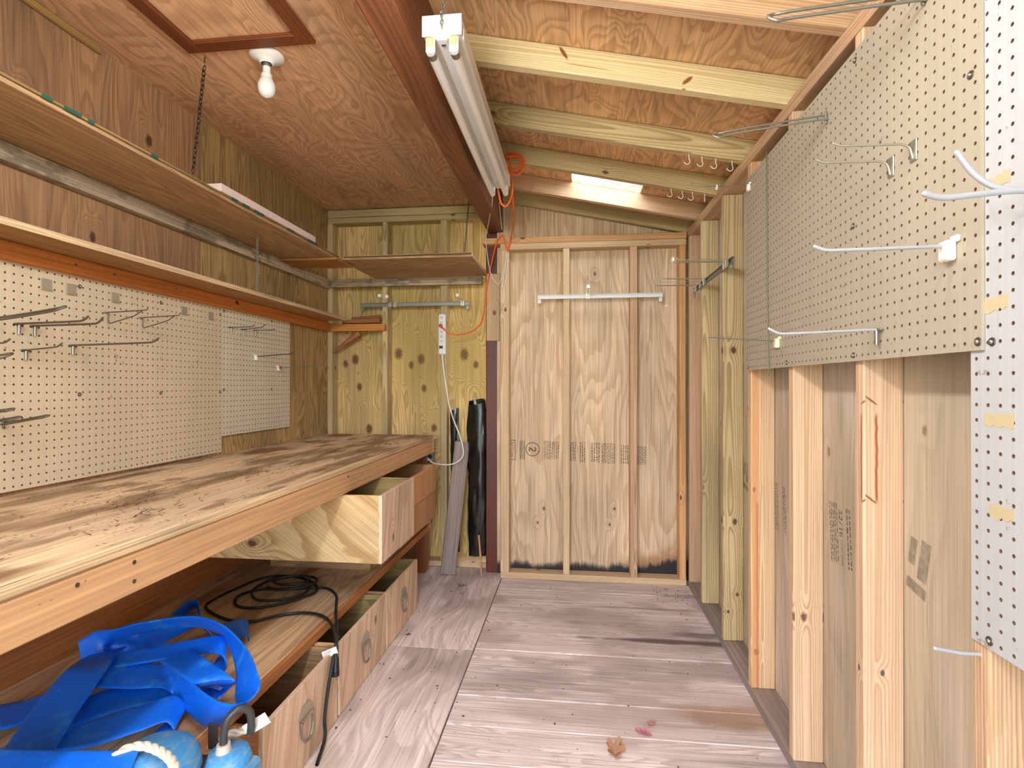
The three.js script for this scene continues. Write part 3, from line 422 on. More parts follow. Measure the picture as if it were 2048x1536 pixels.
{ const spots = [[1.522, 0.935, 0.05], [1.33, 0.94, 0.05], [1.145, 0.935, 0.06], [1.0, 0.93, 0.05]]; const labs = ['old yellow tape strip highest on the white pegboard', 'yellow tape strip beside the beige pegboard corner', 'yellow tape strip just below the beige pegboard', 'torn yellow tape strip lowest on the white pegboard'];
  spots.forEach(([y, d, l], i) => { const sh = new THREE.Shape(), n = 9; for (let k = 0; k <= n; k++) { const q = -l / 2 + (l * k) / n, e = 0.011 + (N(k * 1.7, i * 3.1) - 0.5) * 0.008; k ? sh.lineTo(q, e) : sh.moveTo(q, e); } for (let k = n; k >= 0; k--) sh.lineTo(-l / 2 + (l * k) / n, -0.01 + (N(k * 1.9, i * 5 + 2) - 0.5) * 0.009);
    const g = new THREE.ExtrudeGeometry(sh, { depth: 0.0006, bevelEnabled: false }); g.rotateY(-Math.PI / 2); g.rotateX(0); g.translate(RX + 0.0058 - 0.0002, y, -d); single('tape_strip', labs[i], 'tape', g, plain(0xc4b48c, 0.7), null, 'old tape on the white pegboard'); }); }
{ const labs = ['clear plastic holder nearest the shelf end of the tan pegboard', 'clear plastic holder second from the near pair on the tan pegboard', 'clear plastic holder above the first triangular bracket', 'clear plastic holder second from the small pegboard', 'clear plastic holder next to the small pegboard'];
  [1.523, 1.608, 1.78, 2.129, 2.298].forEach((d, i) => { const y = 1.52, o = thing('label_holder', labs[i], 'label holder', [LX + 0.003, y - 0.019, d], 'clear plastic holders on the tan pegboard');
    const m = plain(0xb8aa90, 0.3, 0, { transparent: true, opacity: 0.55 }); part(o, 'plate', box([LX + 0.001, LX + 0.003], [y - 0.018, y + 0.018], [d - 0.018, d + 0.018], null, 'y', { c: 0.0006 }), m);
    part(o, 'lip', [box([LX + 0.003, LX + 0.007], [y - 0.019, y - 0.014], [d - 0.018, d + 0.018], null, 'y', { c: 0.001 }), box([LX + 0.003, LX + 0.005], [y - 0.014, y + 0.018], [d - 0.018, d - 0.014], null, 'y', { c: 0.0006 })], m); }); }
// ---------------------------------------------------------------- hooks
// left wall hooks: base at (y, d) on the board face LX; profile points [x, y]
const HG = 'steel hooks on the tan pegboards', HR = 'hooks on the stud wall pegboards';
function pegHook(label, y, d, prof, r = 0.0028) {                        // rod with an oval foot and a stub below
  const o = thing('peg_hook', label, 'hook', [LX, y, d], HG), x0 = LX;
  part(o, 'rod', wire([[x0 - 0.004, y + 0.001, d], [x0 + 0.006, y + 0.001, d], ...prof.map(([x, yy]) => [x, yy, d])], r, 0.012), M.dullSteel);
  const f = new THREE.SphereGeometry(0.0125, 16, 8); f.scale(0.5, 0.3, 1.25); const q = V(x0 + 0.004, y, d); f.translate(q.x, q.y, q.z); part(o, 'foot', f, M.dullSteel);
  part(o, 'stub', cyl([x0 + 0.006, y, d], [x0 + 0.006, y - 0.031, d], 0.0042, 0.0038, 12), M.steel); return o;
}
pegHook('thick steel peg hook, first of the pair below the near plastic holders', 1.385, 1.435, [[-1.45, 1.391], [-1.431, 1.404]], 0.0034);
pegHook('thick steel peg hook, second of the pair below the near plastic holders', 1.384, 1.483, [[-1.447, 1.389], [-1.429, 1.406]], 0.0034);
pegHook('longest straight peg hook, alone below the triangular brackets', 1.333, 1.61, [[-1.37, 1.341], [-1.351, 1.354]], 0.0032);
pegHook('short thin peg hook below the pair of thick ones', 1.307, 1.456, [[-1.554, 1.317], [-1.539, 1.328]], 0.0024);
pegHook('peg hook at the frame edge above the wire loop', 1.31, 1.271, [[-1.514, 1.314], [-1.499, 1.324]], 0.0026);
pegHook('small peg hook high on the small pegboard, nearest the tan board', 1.482, 2.439, [[-1.551, 1.484], [-1.54, 1.494]], 0.0022);
pegHook('small peg hook high on the small pegboard, second in its row', 1.482, 2.538, [[-1.563, 1.491], [-1.547, 1.505]], 0.0022);
pegHook('small peg hook high on the small pegboard, third in its row', 1.488, 2.64, [[-1.571, 1.489], [-1.553, 1.494]], 0.0022);
function triHook(label, y, d, tip) {
  const o = thing('triangle_bracket', label, 'bracket', [LX, y - 0.04, d], 'triangular wire brackets on the tan pegboard');
  part(o, 'top_rod', wire([[LX - 0.004, y, d], [LX + 0.016, y + 0.001, d], [tip, y + 0.007, d], [tip + 0.002, y + 0.015, d]], 0.0022, 0.005), M.dullSteel);
  part(o, 'brace', wire([[LX + 0.013, y, d], [LX + 0.013, y - 0.04, d], [-1.552, y - 0.013, d], [-1.524, y + 0.003, d]], 0.002, 0.006), M.dullSteel);
  const f = new THREE.SphereGeometry(0.009, 14, 8); f.scale(0.6, 0.3, 1.3); const q = V(LX + 0.004, y, d); f.translate(q.x, q.y, q.z); part(o, 'foot', f, M.steel);
}
triHook('triangular wire bracket nearer the pair of thick peg hooks', 1.46, 1.739, -1.502);
triHook('triangular wire bracket nearer the small pegboard', 1.461, 1.894, -1.502);
function loopHook(label, x0, y, d, tip, ty, w, mat, r = 0.0026, grp = HG, s = 1, hy = 0) {   // two parallel wires ending in a loop
  const o = thing('loop_hook', label, 'hook', [x0, y, d], grp), b = s * 0.004, k = s * 0.03;
  const pts = []; for (const e of [-1, 1]) { const row = [[x0 - b, y + e * hy, d + e * w * 0.35], [x0 + s * 0.012, y + e * hy, d + e * w * 0.35], [tip - k, ty - (ty - y) * 0.12 + e * hy, d + e * w * 0.35], [tip - k * 0.5, ty + e * hy * 1.3, d + e * w * 0.62]]; pts.push(e < 0 ? row : row.reverse()); }
  const all = [...pts[0], [tip, ty + 0.003, d], ...pts[1]];
  part(o, 'wire', tube(all, r, 90, 8), mat);
  part(o, 'foot', wire([[x0 + s * 0.004, y - 0.014, d], [x0 + s * 0.004, y + 0.014, d]], r * 1.2), mat);
}
loopHook('long double-wire loop hook reaching in from the frame edge', LX, 1.386, 1.345, -1.411, 1.416, 0.018, M.dullSteel, 0.003, HG, 1, 0.005);
loopHook('wide wire loop hook low at the frame edge', LX, 1.268, 1.307, -1.538, 1.282, 0.024, M.dullSteel, 0.003, HG, 1, 0.006);
loopHook('lower wire loop hook, uppermost of the three near the bench', LX, 1.121, 1.308, -1.529, 1.133, 0.014, M.dullSteel, 0.0024, HG, 1, 0.003);
loopHook('lower wire loop hook, nearest the frame edge of the bottom two', LX, 1.093, 1.32, -1.522, 1.11, 0.014, M.dullSteel, 0.0024, HG, 1, 0.003);
loopHook('lower wire loop hook, reaching furthest along the tan pegboard', LX, 1.09, 1.393, -1.514, 1.11, 0.014, M.dullSteel, 0.0024, HG, 1, 0.003);
function blockHook(label, x0, y, d, prof, s, mat, block, { r = 0.0028, bs = 1, dbl = 0, tab = null, grp = HG, dot = null } = {}) {   // rod in a plastic block
  const o = thing('block_hook', label, 'hook', [x0, y, d], grp), B = (a, b) => [x0 + s * a, x0 + s * b];
  part(o, 'block', [box(B(0, 0.016 * bs), [y - 0.024 * bs, y + 0.008 * bs], [d - 0.011 * bs, d + 0.011 * bs], null, 'y', { c: 0.003 }), box(B(0, 0.008), [y + 0.004, y + 0.014 * bs], [d - 0.02 * bs, d - 0.004], null, 'y', { c: 0.002 })], block);
  for (const e of dbl ? [-1, 1] : [0]) part(o, 'rod', wire([[x0 + s * 0.01, y, d + e * dbl], ...prof.map(([x, yy]) => [x, yy, d + e * dbl])], r, 0.014), mat);
  if (dot) part(o, 'cap', ball([x0 + s * 0.02, y, d], 0.008), dot);
}
blockHook('dark rod hook in a white block on the small pegboard', LX, 1.352, 2.645, [[-1.463, 1.365], [-1.453, 1.371]], 1, M.dullSteel, M.whitePl, { bs: 0.85 });
blockHook('double rod hook with a red cap at the far edge of the small pegboard', LX, 1.302, 2.859, [[-1.415, 1.309], [-1.392, 1.317]], 1, M.steel, M.whitePl, { dbl: 0.007, r: 0.002, bs: 0.8, dot: M.red });
// stud wall boards
loopHook('big double-wire loop hook near the sloping roof edge', RX, 1.937, 1.103, 0.373, 1.918, 0.02, M.galv, 0.0032, HR, -1, 0.011);
loopHook('double-wire loop hook above the two zinc plate hooks', RX, 1.904, 1.501, 0.366, 1.871, 0.014, M.galv, 0.0026, HR, -1, 0.007);
function plateHook(label, y, d, tip) {
  const o = thing('plate_hook', label, 'hook', [RX, y - 0.03, d], HR);
  part(o, 'plate', box([RX - 0.003, RX], [y - 0.032, y + 0.01], [d - 0.011, d + 0.011], null, 'y', { c: 0.001 }), M.zinc);
  part(o, 'rod', wire([[RX - 0.003, y - 0.026, d], [RX - 0.008, y - 0.004, d], [RX - 0.022, y + 0.003, d], [tip + 0.014, y + 0.005, d], [tip, y + 0.011, d]], 0.0024, 0.008), M.zinc);
}
plateHook('zinc plate hook, higher of the two near the board middle', 1.67, 1.137, 0.509);
plateHook('zinc plate hook, lower of the two near the board middle', 1.668, 1.213, 0.51);
{ const o = thing('fork_hook', 'thick pale two-pronged hook on the white pegboard', 'hook', [0.655, 1.45, 0.854], HR), m = M.palePrime;
  part(o, 'prong', wire([[0.663, 1.48, 0.854], [0.615, 1.48, 0.854], [0.53, 1.473, 0.854], [0.508, 1.481, 0.854]], 0.0045, 0.014, 10), m);
  part(o, 'prong', wire([[0.63, 1.48, 0.854], [0.6, 1.487, 0.856], [0.575, 1.508, 0.858], [0.554, 1.54, 0.858]], 0.0045, 0.014, 10), m);
  part(o, 'foot', box([0.658, 0.663], [1.455, 1.505], [0.835, 0.875], null, 'y', { c: 0.002 }), M.zinc); }
blockHook('long pale rod hook in a white plastic block', RX, 1.445, 1.03, [[0.446, 1.443], [0.429, 1.451]], -1, M.palePrime, M.whitePl, { r: 0.0034, bs: 1.1, grp: HR });
{ const o = thing('peg_hook', 'bright steel peg hook with a stub, low on the beige pegboard', 'hook', [RX, 1.29, 1.253], HR);
  part(o, 'rod', wire([[RX, 1.321, 1.253], [0.64, 1.321, 1.253], [0.446, 1.314, 1.253], [0.426, 1.326, 1.253]], 0.0032, 0.012), M.palePrime); const f = new THREE.SphereGeometry(0.012, 14, 8); f.scale(0.5, 0.3, 1.25); const q = V(RX - 0.006, 1.321, 1.253); f.translate(q.x, q.y, q.z); part(o, 'foot', f, M.steel); part(o, 'stub', cyl([RX - 0.01, 1.32, 1.253], [RX - 0.01, 1.288, 1.253], 0.0042, 0.0038, 12), M.steel); }
blockHook('thin greenish double-rod hook in a cream block', RX, 1.345, 1.843, [[0.437, 1.36]], -1, M.galv, M.creamPl, { r: 0.0018, dbl: 0.004, bs: 0.95, grp: HR });
blockHook('slim rod hook in a white block at the top far corner', RX, 1.957, 2.134, [[0.466, 1.963], [0.44, 1.975]], -1, M.steel, M.whitePl, { r: 0.002, bs: 0.8, grp: HR });
single('plastic_ring', 'white plastic ring slipped on the topmost rod hook', 'ring', (() => { const g = new THREE.TorusGeometry(0.0075, 0.0028, 8, 18); g.rotateY(Math.PI / 2); g.translate(0.535, 1.957, -2.134); return g; })(), M.whitePl);
single('rod_hook', 'pale blue-grey rod hook low on the nearest stud', 'hook', wire([[0.669, 0.752, 0.985], [0.64, 0.752, 0.985], [0.6, 0.758, 0.985]], 0.0035, 0.01), M.palePrime);
single('thin_wire', 'thin green wire hanging straight down over the beige pegboard', 'wire', wire([[0.652, 2.003, 1.941], [0.651, 1.6, 1.935], [0.652, 1.232, 1.92]], 0.0014), plain(0x6d7a5c, 0.5, 0.3));
// cup hooks under two rafters
const ch = new THREE.Shape(); const cupG = () => { const q = []; q.push(wire([[0, 0.006, 0], [0, -0.02, 0], [0.004, -0.027, 0], [0.002, -0.037, 0], [-0.007, -0.042, 0], [-0.017, -0.036, 0], [-0.02, -0.03, 0]], 0.0017, 0.005), cyl([0, -0.001, 0], [0, 0.0005, 0], 0.004, 0.004, 10)); return merge(q); };
const cupProto = cupG(); const cupLab = ['first', 'second', 'third', 'fourth'];
[[2.279, [0.462, 0.514, 0.568, 0.632], 'nearer rafter row'], [2.689, [0.462, 0.514, 0.562, 0.618], 'skylight rafter row']].forEach(([d, xs, row]) => xs.forEach((x, i) => {
  const m = new THREE.Mesh(cupProto, M.whitePl); m.name = numbered('cup_hook'); m.position.copy(V(x, rafY(x, d) + 0.001, d)); m.rotation.y = row[0] === 's' && i === 3 ? 1.4 : 0; m.castShadow = m.receiveShadow = true;
  m.userData = { label: `white cup hook, ${cupLab[i]} toward the stud wall in the ${row}`, category: 'hook', group: 'cup hooks screwed under the rafters' }; scene.add(m); }));

// ---------------------------------------------------------------- tool rails
function rail(label, len, mat, clips, tm = mat) {                         // built along local x, facing +z
  const o = thing('tool_rail', label, 'tool rail', [0, 0, 0]);
  part(o, 'channel', [box([-len / 2, len / 2], [-0.013, 0.013], [-0.004, 0], null, 'x', { c: 0.0008 }), box([-len / 2, len / 2], [0.0105, 0.013], [-0.011, -0.004], null, 'x', { c: 0.0006 }), box([-len / 2, len / 2], [-0.013, -0.0105], [-0.011, -0.004], null, 'x', { c: 0.0006 })], mat);
  for (const s of [-1, 1]) part(o, 'mount_tab', box([s * (len / 2 - 0.012) - 0.01, s * (len / 2 - 0.012) + 0.01], [-0.038, -0.012], [-0.004, 0], null, 'y', { c: 0.001 }), tm);
  for (const [x, l, w, cap] of clips) {
    const c = part(o, 'clip', box([x - 0.013, x + 0.013], [-0.018, 0.018], [-0.016, -0.0115], null, 'y', { c: 0.002 }), M.zinc);
    for (const e of w ? [-w, w] : [0]) part(c, 'prong', wire([[x + e, -0.02, -0.018], [x + e, 0.014, -0.02], [x + e, 0.016, -l * 0.5], [x + e, 0.018, -l], [x + e, 0.026, -l - 0.006]], 0.0021, 0.008), M.zinc);
    for (const e of w ? [-w, w] : [0]) if (cap) { const g = cyl([x + e, 0.028, -l - 0.004], [x + e, 0.028, -l - 0.012], 0.0115, 0.0105, 16); part(c, 'cap', g, M.whitePl); }
  }
  return o;
}
{ const r1 = rail('grey steel tool rail on the knotty end wall', 0.745, M.galv, [[-0.165, 0.2, 0.0, 1], [-0.13, 0.16, 0, 1], [0.33, 0.16, 0, 1]]); r1.position.copy(V(-1.07, 1.742, 3.5));
  const r2 = rail('white tool rail across the pale lean-to end wall', 0.755, M.white, [[-0.07, 0.17, 0, 1]]); r2.position.copy(V(0.143, 1.746, 3.33));
  const r3 = rail('steel tool rail with long prongs fixed across the far studs', 0.77, M.galv, [[-0.29, 0.225, 0.008, 0], [-0.19, 0.22, 0, 0], [-0.1, 0.22, 0.006, 0], [0.28, 0.23, 0.008, 1], [0.32, 0.22, 0, 0]]); r3.position.copy(V(0.669, 1.735, 2.76)); r3.rotation.y = -Math.PI / 2; }

// ---------------------------------------------------------------- lights
function bulbLamp() {
  const o = thing('ceiling_lamp', 'white porcelain lampholder with a frosted bulb by the ceiling hatch', 'lamp', [-1.11, 2.398, 1.83]);
  const prof = [[0.001, 0], [0.057, 0], [0.06, -0.004], [0.058, -0.011], [0.04, -0.021], [0.026, -0.027], [0.024, -0.034], [0.019, -0.035]].map(([r, y]) => new THREE.Vector2(r, y));
  const g = new THREE.LatheGeometry(prof.reverse(), 40); g.translate(-1.11, 2.398, -1.83); part(o, 'lampholder', g, plain(0xf4f1ea, 0.25, 0, { clearcoat: 0.6 }));
  part(o, 'screw_cap', cyl([-1.11, 2.364, 1.83], [-1.11, 2.35, 1.83], 0.0135, 0.0135, 20), M.galv);
  const bp = []; for (let i = 0; i <= 24; i++) { const t = i / 24; const y = -0.112 * t; const r = t < 0.45 ? 0.0135 + 0.0165 * sst(0.12, 0.5, t) : 0; bp.push(new THREE.Vector2(t < 0.45 ? r : 0.0305 * Math.sqrt(Math.max(0, 1 - ((t - 0.66) / 0.34) ** 2)) , y)); } bp[24].x = 0.0001;
  for (let i = 0; i < bp.length; i++) { const t = i / 24; if (t >= 0.3 && t < 0.66) { const k = sst(0.18, 0.62, t); bp[i].x = 0.0135 + 0.017 * k; } }
  const bg = new THREE.LatheGeometry(bp.reverse(), 32); bg.translate(-1.11, 2.352, -1.83); part(o, 'bulb', bg, plain(0xf0eee8, 0.2, 0, { clearcoat: 0.8 }), 'frosted white bulb, unlit');
}
bulbLamp();
function link(a, b, n, r = 0.0011, w = 0.0042) {                          // chain between two world points
  const A = V(...a), B = V(...b), dir = B.clone().sub(A), L = dir.length(), gs = [], q = new THREE.Quaternion().setFromUnitVectors(new THREE.Vector3(0, 1, 0), dir.clone().normalize());
  for (let i = 0; i < n; i++) { const g = new THREE.TorusGeometry(w, r, 5, 10); g.scale(1, (L / n) * 0.68 / w, 1); g.rotateY(i % 2 ? Math.PI / 2 + 0.3 : 0.3); g.applyQuaternion(q); const p = A.clone().lerp(B, (i + 0.5) / n); g.translate(p.x, p.y, p.z); gs.push(g); }
  return gs;
}
single('chain', 'dark chain from the ceiling to the upper pegboard shelf', 'chain', [...link([-1.34, 2.36, 1.812], [-1.337, 1.95, 1.75], 22, 0.0016, 0.006), wire([[-1.341, 2.398, 1.816], [-1.34, 2.375, 1.813]], 0.002)], plain(0x4a3c30, 0.5, 0.7));
single('chain', 'grey chain rising from the short end-wall shelf to the ceiling', 'chain', link([-0.67, 2.397, 3.36], [-0.612, 1.9395, 2.94], 34, 0.0014, 0.005), M.galv);
single('chain', 'thin chain joining the two pegboard shelves', 'chain', link([-1.484, 1.912, 2.372], [-1.484, 1.645, 2.372], 18, 0.0012, 0.0045), M.galv);

function strip(label, D0, D1, xN, yN, xF, yF, lit) {                       // two-tube strip lamp; near end at D0, far end at D1
  const o = thing('strip_lamp', label, 'lamp', [(xN + xF) / 2, yN, (D0 + D1) / 2]), L = (t, a, b) => a + (b - a) * t, at = (t, dx, dy) => [L(t, xN, xF) + dx, L(t, yN, yF) + dy, L(t, D0, D1)];
  const skew = (g) => { const p = g.attributes.position; for (let i = 0; i < p.count; i++) { const t = (-p.getZ(i) - D0) / (D1 - D0); p.setXYZ(i, p.getX(i) + L(t, xN, xF), p.getY(i) + L(t, yN, yF), p.getZ(i)); } g.computeVertexNormals(); return g; };
  const body = (pts, a, b) => { const sh = new THREE.Shape(pts.map(([x, y]) => new THREE.Vector2(x, y))); const g = new THREE.ExtrudeGeometry(sh, { depth: b - a, bevelEnabled: false, steps: 2 }); g.translate(0, 0, -b); return skew(g.index ? g.toNonIndexed() : g); };
  const hs = part(o, 'housing', body([[-0.052, 0.0], [-0.052, 0.048], [0.052, 0.048], [0.052, 0.0], [0.046, -0.004], [0.026, -0.004], [0.012, -0.016], [-0.012, -0.016], [-0.026, -0.004], [-0.046, -0.004]], D0 + 0.004, D1 - 0.02), M.white);
  part(hs, 'end_plate', skew(box([-0.054, 0.054], [-0.006, 0.05], [D0, D0 + 0.0035], null, 'y', { c: 0.003 })), M.white); part(hs, 'end_plate', skew(box([-0.054, 0.054], [-0.006, 0.05], [D1 - 0.0195, D1 - 0.016], null, 'y', { c: 0.003 })), M.white);
  part(hs, 'slot', skew(box([-0.006, 0.006], [-0.0185, -0.016], [D0 + 0.024, D0 + 0.028], null, 'x', { c: 0 })), M.black); part(hs, 'side_clip', skew(box([0.053, 0.056], [-0.006, 0.02], [D0 + 0.02, D0 + 0.034], null, 'y', { c: 0.001 })), M.whitePl);
  for (const s of [-1, 1]) {
    for (const t of [0.002, 0.985]) { const h = part(o, 'socket', skew(box([s * 0.032 - 0.0125, s * 0.032 + 0.0125], [-0.047, -0.006], [L(t, D0, D1), L(t, D0, D1) + 0.011], null, 'y', { c: 0.003 })), M.whitePl);
      if (t < 0.1) for (const e of [-1, 1]) part(h, 'contact', skew(box([s * 0.032 + e * 0.0058 - 0.0035, s * 0.032 + e * 0.0058 + 0.0035], [-0.032, -0.008], [D0 + 0.0005, D0 + 0.003], null, 'y', { c: 0.0006 })), plain(0xe0a050, 0.5)); }
    const t0 = 0.012, t1 = 0.985, tb = cyl(at(t0 + 0.016, s * 0.032, -0.042), at(t1 - 0.012, s * 0.032, -0.042), 0.0127, 0.0127, 24);
    const T = part(o, 'tube', tb, lit ? new THREE.MeshStandardMaterial({ color: 0xffffff, emissive: 0xfff4e2, emissiveIntensity: 1.5 }) : plain(0xf2f0ee, 0.3), lit ? 'glowing tube' : 'unlit white tube');
    part(T, 'end_cap', cyl(at(t0 - 0.003, s * 0.032, -0.042), at(t0 + 0.016, s * 0.032, -0.042), 0.0128, 0.0128, 24), M.steel); part(T, 'end_cap', cyl(at(t1 - 0.012, s * 0.032, -0.042), at(t1, s * 0.032, -0.042), 0.0128, 0.0128, 24), M.whitePl);
  }
  return o;
}
strip('two-tube fluorescent strip lamp hanging beside the dark beam, unlit', 1.4, 2.62, -0.354, 2.138, -0.371, 2.178, false);
{ const o = strip('lit two-tube fluorescent strip lamp hanging above the doorway end', -0.1, 1.1, -0.35, 2.13, -0.354, 2.135, true);
  for (const d of [0.05, 0.35, 0.65, 0.95]) { const l = new THREE.PointLight(0xf6f8ff, LAMP, 0, 2); l.position.set(0.0, 2.02 - o.position.y, -d - o.position.z); l.castShadow = true; l.shadow.radius = 3; o.add(l); }
  single('chain', 'chain carrying the lit strip lamp from a rafter', 'chain', link([-0.352, 2.33, 0.56], [-0.352, 2.184, 0.56], 10, 0.0014, 0.005), M.galv); }
single('chain', 'chain looped on the end plate of the unlit strip lamp', 'chain', [...link([-0.352, 2.322, 1.435], [-0.353, 2.192, 1.41], 9, 0.0014, 0.0048), ...link([-0.353, 2.192, 1.397], [-0.353, 2.15, 1.396], 4, 0.0014, 0.0045)], M.galv);
single('chain', 'chain carrying the far end of the unlit strip lamp', 'chain', link([-0.371, 2.324, 2.69], [-0.371, 2.227, 2.6], 8, 0.0014, 0.0045), M.galv);
// ---------------------------------------------------------------- cords and electrics
{ const o = thing('power_strip', 'white power strip screwed upright to the end-wall stud', 'power strip', [-0.876, 1.402, 3.485]);
  part(o, 'body', box([-0.899, -0.853], [1.402, 1.672], [3.462, 3.499], null, 'y', { c: 0.008 }), plain(0xe6e6e2, 0.4));
  for (let i = 0; i < 6; i++) { const y = 1.648 - i * 0.031; part(o, 'outlet', [box([-0.883, -0.88], [y - 0.005, y + 0.005], [3.4608, 3.463], null, 'y', { c: 0.0003 }), box([-0.872, -0.869], [y - 0.004, y + 0.004], [3.4608, 3.463], null, 'y', { c: 0.0003 }), cyl([-0.8755, y - 0.009, 3.463], [-0.8755, y - 0.009, 3.4608], 0.0025, 0.0025, 8)], M.black); }
  part(o, 'switch', box([-0.89, -0.866], [1.443, 1.462], [3.458, 3.463], null, 'x', { c: 0.0015 }), plain(0x3a1512, 0.4));
  part(o, 'cord', tube([[-0.876, 1.405, 3.48], [-0.858, 1.286, 3.46], [-0.838, 1.171, 3.45], [-0.822, 1.08, 3.45], [-0.785, 0.98, 3.42], [-0.744, 0.893, 3.395], [-0.716, 0.805, 3.385], [-0.714, 0.752, 3.38], [-0.746, 0.715, 3.375], [-0.8, 0.694, 3.385], [-0.866, 0.69, 3.41], [-0.927, 0.698, 3.425], [-0.956, 0.722, 3.434]], 0.0045, 120), M.whiteWire); }
{ const o = thing('outlet_box', 'small galvanised outlet box under the far end of the bench', 'outlet box', [-0.957, 0.70, 3.46]);
  part(o, 'box', box([-0.985, -0.93], [0.7, 0.763], [3.44, 3.497], null, 'y', { c: 0.006 }), M.galv); part(o, 'socket', cyl([-0.945, 0.735, 3.44], [-0.945, 0.735, 3.436], 0.014, 0.013, 16), M.black); part(o, 'plug', cyl([-0.958, 0.712, 3.442], [-0.958, 0.726, 3.432], 0.009, 0.008, 12), M.whitePl); }
{ const o = thing('orange_cord', 'orange extension cord coiled at the strip lamp and plugged into the power strip', 'cord', [-0.45, 1.53, 3.2]);
  part(o, 'cable', [tube([[-0.88, 1.592, 3.45], [-0.848, 1.567, 3.42], [-0.808, 1.537, 3.42], [-0.742, 1.53, 3.42], [-0.658, 1.551, 3.41], [-0.6, 1.601, 3.398], [-0.574, 1.71, 3.394], [-0.564, 1.828, 3.392], [-0.531, 1.965, 3.38], [-0.482, 2.102, 3.318], [-0.449, 2.137, 3.318], [-0.436, 2.09, 3.32], [-0.417, 2.033, 3.32]], 0.005, 140),
    tube([[-0.417, 2.032, 3.318], [-0.401, 2.097, 3.318], [-0.372, 2.154, 3.2], [-0.34, 2.154, 2.95], [-0.322, 2.167, 2.75], [-0.321, 2.23, 2.7], [-0.337, 2.281, 2.7]], 0.0052, 80),
    tube([[-0.387, 2.2, 2.65], [-0.381, 2.154, 2.67], [-0.369, 2.112, 2.68], [-0.349, 2.099, 2.68], [-0.329, 2.123, 2.68], [-0.319, 2.168, 2.68], [-0.319, 2.225, 2.69], [-0.339, 2.269, 2.7]], 0.0052, 60)], M.orangeCord);
  const co = []; for (let i = 0; i <= 44; i++) { const t = (i / 44) * 6.2832 * 3.3 + 0.5, k = i / 44; co.push([-0.325 + 0.04 * k + 0.04 * Math.cos(t) * (1 + 0.25 * Math.sin(t * 0.31)), 2.302 - 0.006 * k + 0.044 * Math.sin(t) * (1 + 0.2 * Math.cos(t * 0.37)), 2.645 + 0.012 * Math.sin(t * 0.43)]); }
  part(o, 'coil', tube(co, 0.0048, 260), M.orangeCord);
  part(o, 'plug', [cyl([-0.879, 1.594, 3.461], [-0.876, 1.589, 3.435], 0.0125, 0.009, 16), ball([-0.877, 1.591, 3.44], 0.011)], plain(0xd8481a, 0.45)); }
single('pull_cord', 'white cord drooping from the strip lamp past the post', 'cord', tube([[-0.43, 2.247, 2.72], [-0.45, 2.21, 2.9], [-0.5, 2.165, 3.1], [-0.552, 2.103, 3.3], [-0.541, 1.981, 3.31], [-0.525, 1.903, 3.31], [-0.5, 1.846, 3.31], [-0.478, 1.83, 3.31], [-0.459, 1.855, 3.31], [-0.441, 1.916, 3.31], [-0.422, 2.015, 3.31]], 0.0022, 140), M.whiteWire);
single('wire_bundle', 'thin white wires tied in a hank below the lean-to plate', 'wire', [tube([[-0.419, 2.025, 3.315], [-0.439, 1.902, 3.318], [-0.455, 1.794, 3.32], [-0.461, 1.732, 3.32], [-0.448, 1.71, 3.32], [-0.436, 1.738, 3.32], [-0.439, 1.809, 3.32], [-0.423, 1.917, 3.318], [-0.41, 2.019, 3.315]], 0.0018, 100, 6), tube([[-0.416, 2.025, 3.313], [-0.429, 1.948, 3.313], [-0.444, 1.855, 3.315], [-0.451, 1.809, 3.315]], 0.0018, 40, 6), tube([[-0.413, 2.02, 3.316], [-0.42, 1.95, 3.316], [-0.426, 1.87, 3.317]], 0.0018, 30, 6), tube([[-0.421, 2.02, 3.318], [-0.44, 1.93, 3.32], [-0.45, 1.85, 3.322]], 0.0018, 30, 6)], M.whiteWire);
single('wire_stub', 'pale wire running down the end of the dark beam', 'wire', tube([[-0.456, 2.3, 3.2], [-0.455, 2.24, 3.25], [-0.455, 2.17, 3.31]], 0.0022, 30, 6), M.whiteWire);
single('wood_block', 'short pale pine block nailed to the dark post', 'wood block', box([-0.567, -0.481], [1.486, 1.915], [3.405, 3.4215], M.pine, 'y'), M.pine);

